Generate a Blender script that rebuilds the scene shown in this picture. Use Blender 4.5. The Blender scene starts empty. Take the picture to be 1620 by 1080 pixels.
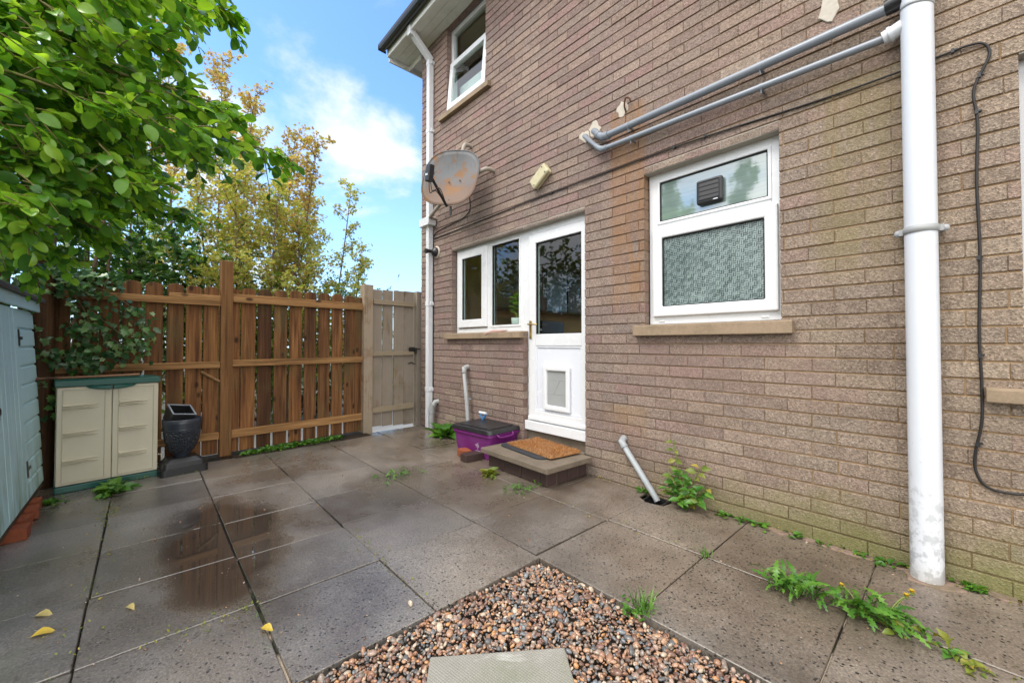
import bpy, bmesh, math, random
import numpy as np
from mathutils import Vector, Matrix, Euler

random.seed(7); rng = np.random.default_rng(7)
R = math.radians
scene = bpy.context.scene
COL = scene.collection

# ------------------------------------------------------------------ camera
FPX, PITCH, XV, HZ, CAMH = 640.0, R(1.05), 230.0, 544.0, 1.05
PPY = HZ - FPX * math.tan(PITCH)
YAW = math.atan((810 - XV) * math.cos(PITCH) / FPX)          # view turned this far from the wall's -X run
FH = Vector((-math.cos(YAW), math.sin(YAW), 0)); RT = Vector((math.sin(YAW), math.cos(YAW), 0)); UPV = Vector((0, 0, 1))
FW = FH * math.cos(PITCH) + UPV * math.sin(PITCH)
UU = -FH * math.sin(PITCH) + UPV * math.cos(PITCH)
CAM = Vector((0, 0, CAMH))
cd = bpy.data.cameras.new("camera"); cam = bpy.data.objects.new("camera", cd); COL.objects.link(cam)
cd.sensor_width = 36; cd.lens = 36 * FPX / 1620; cd.clip_start = 0.05; cd.clip_end = 500
cd.shift_y = -(540 - PPY) / 1620
cam.matrix_world = Matrix.Translation(CAM) @ Matrix((RT, UU, -FW)).transposed().to_4x4()
scene.camera = cam

def at_dir(x, y):
    """sky direction seen at photo pixel (x, y)"""
    return (FW * FPX + RT * (x - 810) + UU * (PPY - y)).normalized()

# ------------------------------------------------------------------ world, sun, exposure
SUN_DIR = Vector((-0.18, -0.62, 1.0)).normalized()          # towards the sun
SUN_EL = math.asin(SUN_DIR.z); SUN_ROT = math.atan2(SUN_DIR.x, SUN_DIR.y)
scene.view_settings.view_transform = 'Standard'; scene.view_settings.look = 'None'
scene.view_settings.gamma = 1.0; scene.view_settings.use_curve_mapping = False
scene.view_settings.exposure = 1.17
SKY_STRENGTH = 0.135
scene.cycles.use_denoising = True
scene.cycles.max_bounces = 8; scene.cycles.diffuse_bounces = 4; scene.cycles.transparent_max_bounces = 12

def N(nt, kind, ins=None, **props):
    n = nt.nodes.new('ShaderNode' + kind)
    for k, v in props.items(): setattr(n, k, v)
    for k, v in (ins or {}).items():
        s = n.inputs[k]
        if isinstance(v, bpy.types.NodeSocket): nt.links.new(v, s)
        elif isinstance(v, bpy.types.Node): nt.links.new(v.outputs[0], s)
        else: s.default_value = v
    return n
def rgba(c): return (c[0], c[1], c[2], 1.0)
def mix(nt, f, a, b, mode='MIX'):
    n = nt.nodes.new('ShaderNodeMix'); n.data_type = 'RGBA'; n.blend_type = mode
    for i, v in ((0, f), (6, a), (7, b)):
        if isinstance(v, bpy.types.NodeSocket): nt.links.new(v, n.inputs[i])
        elif isinstance(v, (tuple, list)): n.inputs[i].default_value = rgba(v)
        else: n.inputs[i].default_value = v
    return n.outputs[2]
def math_(nt, op, a, b=0.0, c=0.0, clamp=False):
    n = nt.nodes.new('ShaderNodeMath'); n.operation = op; n.use_clamp = clamp
    for i, v in enumerate((a, b, c)):
        if isinstance(v, bpy.types.NodeSocket): nt.links.new(v, n.inputs[i])
        else: n.inputs[i].default_value = v
    return n.outputs[0]
def rng_(nt, v, a, b, c=0.0, d=1.0, smooth=False):
    n = N(nt, 'MapRange', {0: v, 1: a, 2: b, 3: c, 4: d}); n.clamp = True
    if smooth: n.interpolation_type = 'SMOOTHSTEP'
    return n.outputs[0]
def ramp(nt, f, stops, interp='LINEAR'):
    n = N(nt, 'ValToRGB', {0: f}); cr = n.color_ramp; cr.interpolation = interp
    while len(cr.elements) < len(stops): cr.elements.new(0.5)
    for e, (p, c) in zip(cr.elements, stops): e.position = p; e.color = rgba(c) if len(c) == 3 else c
    return n.outputs[0]
def noise(nt, vec, scale, detail=3, rough=0.55, dist=0.0):
    return N(nt, 'TexNoise', {'Vector': vec, 'Scale': scale, 'Detail': detail, 'Roughness': rough, 'Distortion': dist}).outputs[0]
def vmap(nt, vec, scale=(1, 1, 1), loc=(0, 0, 0)):
    return N(nt, 'Mapping', {'Vector': vec, 'Scale': scale, 'Location': loc}).outputs[0]

w = bpy.data.worlds.new("World"); scene.world = w; w.use_nodes = True
nt = w.node_tree; nt.nodes.clear()
sky = N(nt, 'TexSky', sky_type='NISHITA', sun_disc=False, sun_elevation=SUN_EL, sun_rotation=SUN_ROT, air_density=1.0, dust_density=0.6, ozone_density=1.6)
tc = N(nt, 'TexCoord').outputs['Generated']
sep = N(nt, 'SeparateXYZ', {0: tc})
zc = math_(nt, 'ADD', math_(nt, 'MAXIMUM', sep.outputs[2], 0.0), 0.28)
px = math_(nt, 'DIVIDE', sep.outputs[0], zc); py = math_(nt, 'DIVIDE', sep.outputs[1], zc)
pv = N(nt, 'CombineXYZ', {0: px, 1: py, 2: 0.0}).outputs[0]
cn = noise(nt, vmap(nt, pv, (1, 1, 1), (3.1, 1.2, 0)), 1.9, 8, 0.6, 0.2)
def cone(d, a, b): return rng_(nt, N(nt, 'VectorMath', {0: tc, 1: Vector(d).normalized()}, operation='DOT_PRODUCT').outputs['Value'], a, b, smooth=True)
# broken cloud: thick overhead, with unseen brighter cloud added behind the camera as fill, one bank low over the fence, clear blue beside the house
back = cone((0.75, -0.5, 0.55), -0.15, 0.7)
bank = math_(nt, 'MAXIMUM', cone(at_dir(440, 165), 0.970, 0.994), cone(at_dir(565, 250), 0.982, 0.998))
bank = math_(nt, 'MAXIMUM', bank, math_(nt, 'MULTIPLY', cone(at_dir(250, 230), 0.94, 0.99), 0.8))
mir = math_(nt, 'MAXIMUM', cone((-0.36, -0.88, 0.36), 0.86, 0.97), cone((-0.6, -0.42, 0.72), 0.9, 0.98))
bias = math_(nt, 'ADD', math_(nt, 'MULTIPLY', math_(nt, 'MAXIMUM', back, mir), 0.30), math_(nt, 'MULTIPLY', bank, 0.17))
cl = rng_(nt, math_(nt, 'ADD', cn, bias), 0.57, 0.80, smooth=True)
hz = rng_(nt, sep.outputs[2], 0.02, 0.5, 0.42, 0.0)
blue = mix(nt, 1.0, sky.outputs[0], (0.82, 1.06, 1.36), 'MULTIPLY')
blue = mix(nt, hz, blue, (2.6, 3.7, 4.8))
skyc = mix(nt, math_(nt, 'MULTIPLY', cl, 0.92), blue, (4.1, 4.2, 4.4))
skyc = mix(nt, math_(nt, 'MULTIPLY', back, cl), skyc, (11.0, 10.9, 10.7))
bg = N(nt, 'Background', {0: skyc, 1: SKY_STRENGTH})
out = N(nt, 'OutputWorld', {0: bg.outputs[0]})

sl = bpy.data.lights.new("sun", 'SUN'); so = bpy.data.objects.new("sun", sl); COL.objects.link(so)
sl.energy = 1.0; sl.angle = R(18); sl.color = (1.0, 0.95, 0.88)
so.rotation_euler = (-SUN_DIR).to_track_quat('-Z', 'Y').to_euler(); so.location = (0, -6, 12)

# ------------------------------------------------------------------ mesh helpers
class MB:
    """collects verts and faces of one mesh"""
    def __init__(s): s.v = []; s.f = []; s.m = []; s.sm = []
    def add(s, vs, fs, mi=0, smooth=False):
        o = len(s.v); s.v += [tuple(p) for p in vs]
        for f in fs: s.f.append(tuple(i + o for i in f)); s.m.append(mi); s.sm.append(smooth)
    def box(s, x0, x1, y0, y1, z0, z1, mi=0, M=None):
        vs = [Vector((x, y, z)) for z in (z0, z1) for y in (y0, y1) for x in (x0, x1)]
        if M is not None: vs = [M @ v for v in vs]
        s.add(vs, [(0, 2, 3, 1), (4, 5, 7, 6), (0, 1, 5, 4), (2, 6, 7, 3), (0, 4, 6, 2), (1, 3, 7, 5)], mi); return s
    def prism(s, poly, y0, y1, mi=0, M=None):
        """poly in (x,z), extruded along y"""
        n = len(poly); vs = [Vector((x, y0, z)) for x, z in poly] + [Vector((x, y1, z)) for x, z in poly]
        if M is not None: vs = [M @ v for v in vs]
        s.add(vs, [tuple(range(n)), tuple(reversed(range(n, 2 * n)))] + [(i, i + n, (i + 1) % n + n, (i + 1) % n) for i in range(n)], mi); return s
    def plan(s, poly, z0, z1, mi=0):
        n = len(poly); vs = [(x, y, z0) for x, y in poly] + [(x, y, z1) for x, y in poly]
        s.add(vs, [tuple(reversed(range(n))), tuple(range(n, 2 * n))] + [(i, (i + 1) % n, (i + 1) % n + n, i + n) for i in range(n)], mi); return s
    def tube(s, pts, r, seg=10, mi=0, cap=True, smooth=True):
        pts = [Vector(p) for p in pts]; n = len(pts)
        rs = r if isinstance(r, (list, tuple)) else [r] * n
        up = Vector((0, 0, 1)); prev = None; vs = []
        for i, p in enumerate(pts):
            t = (pts[min(i + 1, n - 1)] - pts[max(i - 1, 0)]).normalized()
            if prev is None:
                a = t.cross(up if abs(t.z) < 0.95 else Vector((1, 0, 0))).normalized()
            else:
                a = prev - t * prev.dot(t)
                a = a.normalized() if a.length > 1e-6 else t.orthogonal().normalized()
            prev = a; b = t.cross(a)
            for k in range(seg):
                an = 2 * math.pi * k / seg
                vs.append(p + (a * math.cos(an) + b * math.sin(an)) * rs[i])
        fs = [(i * seg + k, i * seg + (k + 1) % seg, (i + 1) * seg + (k + 1) % seg, (i + 1) * seg + k) for i in range(n - 1) for k in range(seg)]
        s.add(vs, fs, mi, smooth)
        if cap: 
            s.add(vs[:seg], [tuple(reversed(range(seg)))], mi); s.add(vs[-seg:], [tuple(range(seg))], mi)
        return s
    def lathe(s, prof, seg=28, mi=0, M=None, smooth=True):
        """prof: (radius, z) list"""
        vs = []
        for r, z in prof:
            for k in range(seg):
                a = 2 * math.pi * k / seg; p = Vector((r * math.cos(a), r * math.sin(a), z)); vs.append(M @ p if M is not None else p)
        fs = [(i * seg + k, i * seg + (k + 1) % seg, (i + 1) * seg + (k + 1) % seg, (i + 1) * seg + k) for i in range(len(prof) - 1) for k in range(seg)]
        s.add(vs, fs, mi, smooth); return s
    def frame(s, x0, x1, z0, z1, wd, y0, y1, mi=0):
        """rectangular frame in the XZ plane, mitred like a window frame"""
        s.ring([(x0, z0), (x1, z0), (x1, z1), (x0, z1)], [(x0 + wd, z0 + wd), (x1 - wd, z0 + wd), (x1 - wd, z1 - wd), (x0 + wd, z1 - wd)], y0, y1, mi); return s
    def ring(s, o, i, y0, y1, mi=0):
        vs = [(x, y0, z) for x, z in o] + [(x, y0, z) for x, z in i] + [(x, y1, z) for x, z in o] + [(x, y1, z) for x, z in i]
        fs = []
        for k in range(4):
            j = (k + 1) % 4
            fs += [(k, j, 4 + j, 4 + k), (8 + j, 8 + k, 12 + k, 12 + j), (j, k, 8 + k, 8 + j), (4 + k, 4 + j, 12 + j, 12 + k)]
        s.add(vs, fs, mi)
    def build(s, name, mats, parent=None, bevel=0.0, world=False, segs=2):
        me = bpy.data.meshes.new(name); off = Vector((0, 0, 0))
        if world and parent is not None:
            p = parent
            while p is not None: off += p.location; p = p.parent
        me.from_pydata([(v[0] - off.x, v[1] - off.y, v[2] - off.z) for v in s.v], [], s.f)
        if not isinstance(mats, (list, tuple)): mats = [mats]
        for m in mats: me.materials.append(m)
        me.polygons.foreach_set('material_index', s.m); me.polygons.foreach_set('use_smooth', s.sm)
        me.update()
        bm = bmesh.new(); bm.from_mesh(me); bmesh.ops.remove_doubles(bm, verts=bm.verts, dist=1e-5) if s.weld else None
        bmesh.ops.recalc_face_normals(bm, faces=bm.faces) if s.recalc else None
        bm.to_mesh(me); bm.free()
        o = bpy.data.objects.new(name, me); COL.objects.link(o)
        if parent is not None: o.parent = parent
        if bevel:
            b = o.modifiers.new('bevel', 'BEVEL'); b.width = bevel; b.segments = segs; b.limit_method = 'ANGLE'; b.angle_limit = R(40); b.harden_normals = False
        return o
    weld = False; recalc = True

def tag(o, label=None, cat=None, group=None, kind=None):
    if label: o['label'] = label
    if cat: o['category'] = cat
    if group: o['group'] = group
    if kind: o['kind'] = kind
    return o
def thing(name, loc, label, cat, group=None, rot=(0, 0, 0)):
    o = bpy.data.objects.new(name, None); COL.objects.link(o); o.location = loc; o.rotation_euler = rot
    o.empty_display_size = 0.1
    return tag(o, label, cat, group)
def copy_thing(o, loc, rotz, label, scale=1.0, parent=None):
    c = o.copy(); COL.objects.link(c)
    if parent is None:
        c.location = loc; c.rotation_euler = (o.rotation_euler[0], o.rotation_euler[1], rotz); c.scale = (scale,) * 3
        if label: c['label'] = label
    else: c.parent = parent
    for ch in list(o.children): copy_thing(ch, None, 0, None, parent=c)
    return c
def at(x, y, dep):
    """point seen at photo pixel (x, y), dep metres along the view"""
    return CAM + (FW * FPX + RT * (x - 810) + UU * (PPY - y)) * (dep / FPX)
def bez(p0, p1, p2, n=8):
    p0, p1, p2 = Vector(p0), Vector(p1), Vector(p2)
    return [(p0 * (1 - t) ** 2 + p1 * 2 * t * (1 - t) + p2 * t * t) for t in [i / (n - 1) for i in range(n)]]
def spline(pts, n=6):
    pts = [Vector(p) for p in pts]; out = []
    P = [pts[0] * 2 - pts[1]] + pts + [pts[-1] * 2 - pts[-2]]
    for i in range(1, len(P) - 2):
        for k in range(n):
            t = k / n; a, b, c, d = P[i - 1], P[i], P[i + 1], P[i + 2]
            out.append(0.5 * ((2 * b) + (c - a) * t + (2 * a - 5 * b + 4 * c - d) * t * t + (3 * b - a - 3 * c + d) * t ** 3))
    return out + [pts[-1]]

# ------------------------------------------------------------------ materials
def new_mat(name):
    m = bpy.data.materials.new(name); m.use_nodes = True; t = m.node_tree; t.nodes.clear()
    b = N(t, 'BsdfPrincipled'); o = N(t, 'OutputMaterial', {0: b.outputs[0]})
    return m, t, b
def setp(t, b, **k):
    names = dict(color='Base Color', rough='Roughness', spec='Specular IOR Level', metal='Metallic', normal='Normal', coat='Coat Weight', coatr='Coat Roughness', ior='IOR')
    for kk, v in k.items():
        s = b.inputs[names[kk]]
        if isinstance(v, bpy.types.NodeSocket): t.links.new(v, s)
        elif kk == 'color': s.default_value = rgba(v)
        else: s.default_value = v
def bump(t, h, strength=0.3, dist=0.005):
    return N(t, 'Bump', {'Height': h, 'Strength': strength, 'Distance': dist}).outputs[0]
def coords(t): return N(t, 'TexCoord').outputs['Object']
def wcoords(t): return N(t, 'NewGeometry').outputs['Position']
def island(t): return N(t, 'NewGeometry').outputs['Random Per Island']

def plain(name, col, rough=0.5, var=0.15, scale=12, spec=0.4, bmp=0.0, bscale=80, dirt=None, dirt_amt=0.4, dirt_scale=3.0, metal=0.0):
    m, t, b = new_mat(name); v = coords(t)
    n1 = noise(t, v, scale, 5); dark = tuple(c * (1 - var) for c in col); lite = tuple(min(1, c * (1 + var)) for c in col)
    c = mix(t, n1, dark, lite)
    if dirt:
        d = rng_(t, noise(t, v, dirt_scale, 7, 0.68), 0.48, 0.75, 0, dirt_amt)
        c = mix(t, d, c, dirt)
    setp(t, b, color=c, rough=rng_(t, n1, 0.2, 0.8, max(0.03, rough - 0.08), min(1, rough + 0.08)), spec=spec, metal=metal)
    if bmp: setp(t, b, normal=bump(t, noise(t, v, bscale, 4), bmp, 0.002))
    return m

def wood(name, axis, c_dark, c_mid, c_lite, grey=0.0, greycol=(0.33, 0.27, 0.2), green=0.25, rough=0.75):
    m, t, b = new_mat(name); v = coords(t); rnd = island(t)
    off = N(t, 'CombineXYZ', {0: math_(t, 'MULTIPLY', rnd, 37.0), 1: math_(t, 'MULTIPLY', rnd, 19.0), 2: math_(t, 'MULTIPLY', rnd, 53.0)}).outputs[0]
    vv = N(t, 'VectorMath', {0: v, 1: off}, operation='ADD').outputs[0]
    sc = [34, 34, 34]; sc[axis] = 1.6
    g1 = noise(t, vmap(t, vv, tuple(sc)), 1.0, 6, 0.62, 0.35)
    sc2 = [110, 110, 110]; sc2[axis] = 3.0
    g2 = noise(t, vmap(t, vv, tuple(sc2)), 1.0, 3, 0.6)
    big = noise(t, vv, 2.6, 5, 0.6)
    c = ramp(t, math_(t, 'ADD', math_(t, 'MULTIPLY', g1, 0.75), math_(t, 'MULTIPLY', g2, 0.25)), [(0.28, c_dark), (0.5, c_mid), (0.72, c_lite)])
    # board to board tone
    c = mix(t, 1.0, c, ramp(t, rnd, [(0, (0.5, 0.46, 0.44)), (0.3, (0.85, 0.82, 0.8)), (0.65, (1.0, 1.0, 1.0)), (1, (1.35, 1.28, 1.15))]), 'MULTIPLY')
    sk = [16, 16, 16]; sk[axis] = 0.9
    c = mix(t, rng_(t, noise(t, vmap(t, vv, tuple(sk)), 1.0, 5, 0.65), 0.52, 0.68, 0, 0.75), c, tuple(x * 0.55 for x in c_dark))
    # knots
    ks = [6.5, 6.5, 6.5]; ks[axis] = 3.6
    vo = N(t, 'TexVoronoi', {'Vector': vmap(t, vv, tuple(ks)), 'Scale': 1.0}).outputs['Distance']
    c = mix(t, rng_(t, vo, 0.06, 0.16, 0.85, 0.0, True), c, tuple(x * 0.3 for x in c_dark))
    # weathering
    if grey: c = mix(t, rng_(t, math_(t, 'ADD', big, math_(t, 'MULTIPLY', g2, 0.3)), 0.62 - grey * 0.5, 0.82 - grey * 0.4, 0, 0.9, True), c, greycol)
    c = mix(t, rng_(t, noise(t, vv, 1.7, 4), 0.52, 0.75, 0, green), c, (0.10, 0.095, 0.035))
    setp(t, b, color=c, rough=rough, spec=0.3, normal=bump(t, g1, 0.5, 0.004))
    return m

def leafmat(name, stops, rough=0.35, trans=0.35, spec=0.5):
    m, t, b = new_mat(name); rnd = island(t)
    c = ramp(t, rnd, stops)
    c2 = mix(t, rng_(t, noise(t, coords(t), 25, 2), 0.3, 0.7), c, mix(t, 1.0, c, (0.72, 0.78, 0.7), 'MULTIPLY'))
    setp(t, b, color=c2, rough=rough, spec=spec)
    tr = N(t, 'BsdfTranslucent', {0: mix(t, 1.0, c2, (1.3, 1.25, 0.55), 'MULTIPLY')})
    ms = N(t, 'MixShader', {0: trans, 1: b.outputs[0], 2: tr.outputs[0]})
    t.links.new(ms.outputs[0], t.nodes['Material Output'].inputs[0])
    return m

M = {}
M['upvc'] = plain('white_upvc', (0.70, 0.71, 0.725), 0.28, 0.02, 4, 0.5, dirt=(0.55, 0.54, 0.5), dirt_amt=0.16)
M['upvc_pipe'] = plain('white_pipe_plastic', (0.66, 0.68, 0.71), 0.3, 0.03, 5, 0.5, dirt=(0.45, 0.46, 0.46), dirt_amt=0.3, dirt_scale=6)
def soil_mat():
    m, t, b = new_mat('scuffed_white_pipe'); v = coords(t); z = N(t, 'SeparateXYZ', {0: v}).outputs[2]
    c = mix(t, noise(t, v, 3, 4), (0.60, 0.625, 0.67), (0.68, 0.70, 0.735))
    low = rng_(t, z, 0.05, 0.75, 1.0, 0.0)
    sp_ = rng_(t, math_(t, 'ADD', noise(t, v, 17, 6, 0.7), math_(t, 'MULTIPLY', low, 0.16)), 0.62, 0.70)
    c = mix(t, math_(t, 'MULTIPLY', math_(t, 'MULTIPLY', sp_, low), 0.75), c, (0.30, 0.31, 0.33))
    c = mix(t, rng_(t, noise(t, vmap(t, v, (9, 9, 0.7)), 1.0, 5), 0.5, 0.75, 0, 0.35), c, (0.55, 0.55, 0.53))
    c = mix(t, rng_(t, noise(t, vmap(t, v, (60, 60, 25)), 1.0, 3), 0.70, 0.74, 0, 0.4), c, (0.42, 0.42, 0.42))
    c = mix(t, rng_(t, z, 0.0, 0.10, 0.5, 0.0), c, (0.3, 0.26, 0.2))
    setp(t, b, color=c, rough=0.33, spec=0.5); return m
M['soilpipe'] = soil_mat()
M['grey_pipe'] = plain('grey_pipe_plastic', (0.22, 0.245, 0.28), 0.32, 0.06, 6, 0.5, dirt=(0.2, 0.2, 0.2), dirt_amt=0.3)
M['pale_pipe'] = plain('weathered_grey_pipe', (0.34, 0.35, 0.355), 0.45, 0.1, 8, 0.4, dirt=(0.24, 0.23, 0.2), dirt_amt=0.5)
M['drainp'] = plain('dull_white_pipe', (0.31, 0.33, 0.345), 0.45, 0.08, 8, 0.4, dirt=(0.2, 0.19, 0.17), dirt_amt=0.5, dirt_scale=9)
M['beige_pipe'] = plain('weathered_beige_pipe', (0.36, 0.32, 0.27), 0.6, 0.15, 10, 0.3, dirt=(0.18, 0.15, 0.12), dirt_amt=0.6)
M['black'] = plain('black_plastic', (0.018, 0.018, 0.02), 0.38, 0.2, 10, 0.5)
M['blackrub'] = plain('black_rubber', (0.03, 0.034, 0.04), 0.6, 0.3, 60, 0.4, 0.4, 220)
M['cable'] = plain('black_cable', (0.016, 0.014, 0.013), 0.5, 0.2, 10, 0.4)
M['steel'] = plain('galvanised_steel', (0.42, 0.43, 0.44), 0.42, 0.12, 14, 0.5, metal=0.6)
M['brass'] = plain('tarnished_brass', (0.45, 0.32, 0.12), 0.35, 0.2, 30, 0.5, metal=0.85)
M['concrete'] = plain('sill_concrete', (0.29, 0.215, 0.145), 0.85, 0.25, 90, 0.25, 0.6, 160, dirt=(0.12, 0.1, 0.06), dirt_amt=0.6, dirt_scale=7)
M['lintel'] = plain('pale_lintel', (0.40, 0.37, 0.32), 0.85, 0.15, 40, 0.2, 0.3, 120, dirt=(0.15, 0.13, 0.1), dirt_amt=0.5, dirt_scale=14)
M['soffit'] = plain('white_soffit_board', (0.72, 0.72, 0.69), 0.45, 0.04, 6, 0.4, dirt=(0.32, 0.33, 0.26), dirt_amt=0.45, dirt_scale=5)
M['gutter'] = plain('black_gutter', (0.02, 0.021, 0.026), 0.3, 0.2, 8, 0.5)
M['rooftile'] = plain('dark_roof_tile', (0.06, 0.055, 0.055), 0.7, 0.3, 12, 0.3, 0.4, 60)
M['cream'] = plain('aged_cream_plastic', (0.52, 0.47, 0.30), 0.5, 0.1, 12, 0.4, dirt=(0.20, 0.2, 0.07), dirt_amt=0.55, dirt_scale=12)
M['door'] = plain('white_door_panel', (0.68, 0.70, 0.75), 0.25, 0.02, 4, 0.5)
M['beige'] = plain('beige_plastic', (0.56, 0.52, 0.40), 0.42, 0.05, 3, 0.45, 0.12, 320, dirt=(0.42, 0.38, 0.28), dirt_amt=0.3, dirt_scale=4)
M['green'] = plain('dark_green_plastic', (0.006, 0.085, 0.066), 0.35, 0.15, 6, 0.5, 0.1, 300, dirt=(0.08, 0.11, 0.08), dirt_amt=0.3)
M['navy'] = plain('charcoal_pot_plastic', (0.022, 0.027, 0.037), 0.38, 0.2, 12, 0.5)
M['purple'] = plain('purple_plastic', (0.135, 0.012, 0.13), 0.4, 0.12, 6, 0.5, dirt=(0.2, 0.1, 0.18), dirt_amt=0.3, dirt_scale=5)
M['decal'] = plain('faded_white_print', (0.5, 0.42, 0.5), 0.5, 0.1, 30)
M['bluegrip'] = plain('blue_plastic_grip', (0.05, 0.16, 0.34), 0.35, 0.1)
M['whitegrip'] = plain('pale_plastic', (0.62, 0.66, 0.7), 0.35, 0.05)
M['redbrick'] = plain('red_brick', (0.26, 0.07, 0.03), 0.8, 0.35, 30, 0.25, 0.5, 90, dirt=(0.06, 0.04, 0.03), dirt_amt=0.6, dirt_scale=8)
M['darkbrick'] = plain('dark_engineering_brick', (0.05, 0.03, 0.026), 0.6, 0.3, 30, 0.35, 0.4, 90)
M['felt'] = plain('grey_roof_felt', (0.10, 0.095, 0.088), 0.85, 0.3, 50, 0.2, 0.7, 180)
M['stepslab'] = plain('step_concrete', (0.17, 0.135, 0.10), 0.7, 0.25, 70, 0.35, 0.5, 200, dirt=(0.07, 0.055, 0.04), dirt_amt=0.6, dirt_scale=6)
M['rust'] = plain('rusty_metal', (0.1, 0.045, 0.025), 0.8, 0.4, 30, 0.2)
M['iron'] = plain('black_iron', (0.02, 0.018, 0.017), 0.45, 0.3, 30, 0.5)
M['plaster'] = plain('patch_of_pale_filler', (0.50, 0.45, 0.38), 0.9, 0.2, 40, 0.2, 0.7, 70)
M['pinkfill'] = plain('pink_sealant', (0.42, 0.27, 0.23), 0.7, 0.1, 30, 0.3, 0.5, 70)
M['fillet'] = plain('crumbly_brown_mortar', (0.22, 0.155, 0.12), 0.9, 0.5, 45, 0.2, 0.8, 70, dirt=(0.06, 0.07, 0.025), dirt_amt=0.8, dirt_scale=9)
M['soil'] = plain('dark_soil', (0.035, 0.026, 0.019), 0.9, 0.5, 40, 0.2, 0.8, 60)
M['ground'] = plain('bare_ground', (0.07, 0.06, 0.04), 0.9, 0.4, 8, 0.2, 0.6, 30, dirt=(0.05, 0.07, 0.02), dirt_amt=0.8, dirt_scale=2)
M['palepath'] = plain('pale_concrete_path', (0.48, 0.46, 0.42), 0.8, 0.15, 8, 0.3, 0.3, 60)
M['bark'] = plain('brown_bark', (0.16, 0.11, 0.075), 0.85, 0.35, 30, 0.2, 0.6, 60)
M['twig'] = plain('green_twig', (0.12, 0.11, 0.03), 0.6, 0.3, 20, 0.3)
M['stem'] = plain('weed_stem', (0.16, 0.2, 0.05), 0.5, 0.2, 30, 0.3)
M['roomwall'] = plain('cream_room_wall', (0.5, 0.33, 0.17), 0.8, 0.05, 2, 0.2)
M['roomdark'] = plain('brown_kitchen_unit', (0.2, 0.13, 0.075), 0.5, 0.1, 4, 0.4)
M['worktop'] = plain('grey_worktop', (0.25, 0.25, 0.25), 0.35, 0.1, 30, 0.5)
M['ceramic'] = plain('white_ceramic', (0.75, 0.75, 0.73), 0.2, 0.03)
M['seal'] = plain('black_window_seal', (0.012, 0.012, 0.013), 0.6, 0.1)

M['fence'] = wood('fence_board_wood', 2, (0.038, 0.015, 0.006), (0.14, 0.060, 0.021), (0.29, 0.148, 0.054), green=0.55)
M['rail'] = wood('fence_rail_wood', 1, (0.085, 0.042, 0.016), (0.235, 0.125, 0.05), (0.36, 0.215, 0.095), green=0.5)
M['post'] = wood('fence_post_wood', 2, (0.09, 0.04, 0.014), (0.22, 0.105, 0.036), (0.33, 0.18, 0.075), green=0.3)
M['postgrey'] = wood('half_weathered_post_wood', 2, (0.12, 0.06, 0.022), (0.22, 0.115, 0.045), (0.3, 0.18, 0.085), grey=0.35, green=0.4)
M['darkpost'] = wood('dark_wet_post_wood', 2, (0.018, 0.009, 0.004), (0.06, 0.028, 0.011), (0.13, 0.066, 0.028), green=0.3)
M['gate'] = wood('silvered_gate_wood', 2, (0.06, 0.036, 0.02), (0.18, 0.122, 0.075), (0.32, 0.245, 0.17), grey=0.4, greycol=(0.27, 0.23, 0.185), green=0.4)
M['gaterail'] = wood('silvered_rail_wood', 1, (0.12, 0.08, 0.045), (0.24, 0.165, 0.1), (0.34, 0.26, 0.17), grey=0.5, greycol=(0.28, 0.23, 0.16), green=0.4)
M['cane'] = wood('brown_cane_wood', 1, (0.13, 0.06, 0.03), (0.24, 0.12, 0.06), (0.32, 0.18, 0.1), green=0.0, rough=0.5)
M['bearer'] = wood('dark_bearer_wood', 0, (0.03, 0.018, 0.01), (0.07, 0.045, 0.025), (0.12, 0.08, 0.05), green=0.3)

def shed_mat():
    m, t, b = new_mat('pale_blue_shed_paint'); v = coords(t)
    g = noise(t, vmap(t, v, (60, 60, 2)), 1.0, 4)
    c = mix(t, g, (0.42, 0.64, 0.655), (0.51, 0.73, 0.735))
    z = N(t, 'SeparateXYZ', {0: v}).outputs[2]
    low = math_(t, 'MULTIPLY', rng_(t, z, 0.0, 0.5, 1.0, 0.0), rng_(t, noise(t, vmap(t, v, (9, 9, 3)), 1.0, 5), 0.42, 0.65, 0, 0.8))
    c = mix(t, low, c, (0.15, 0.24, 0.12))
    chip = rng_(t, noise(t, vmap(t, v, (30, 30, 7)), 1.0, 6, 0.7), 0.68, 0.73)
    c = mix(t, chip, c, (0.13, 0.13, 0.11))
    setp(t, b, color=c, rough=0.55, spec=0.35, normal=bump(t, g, 0.25, 0.003)); return m
M['shed'] = shed_mat()

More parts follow.
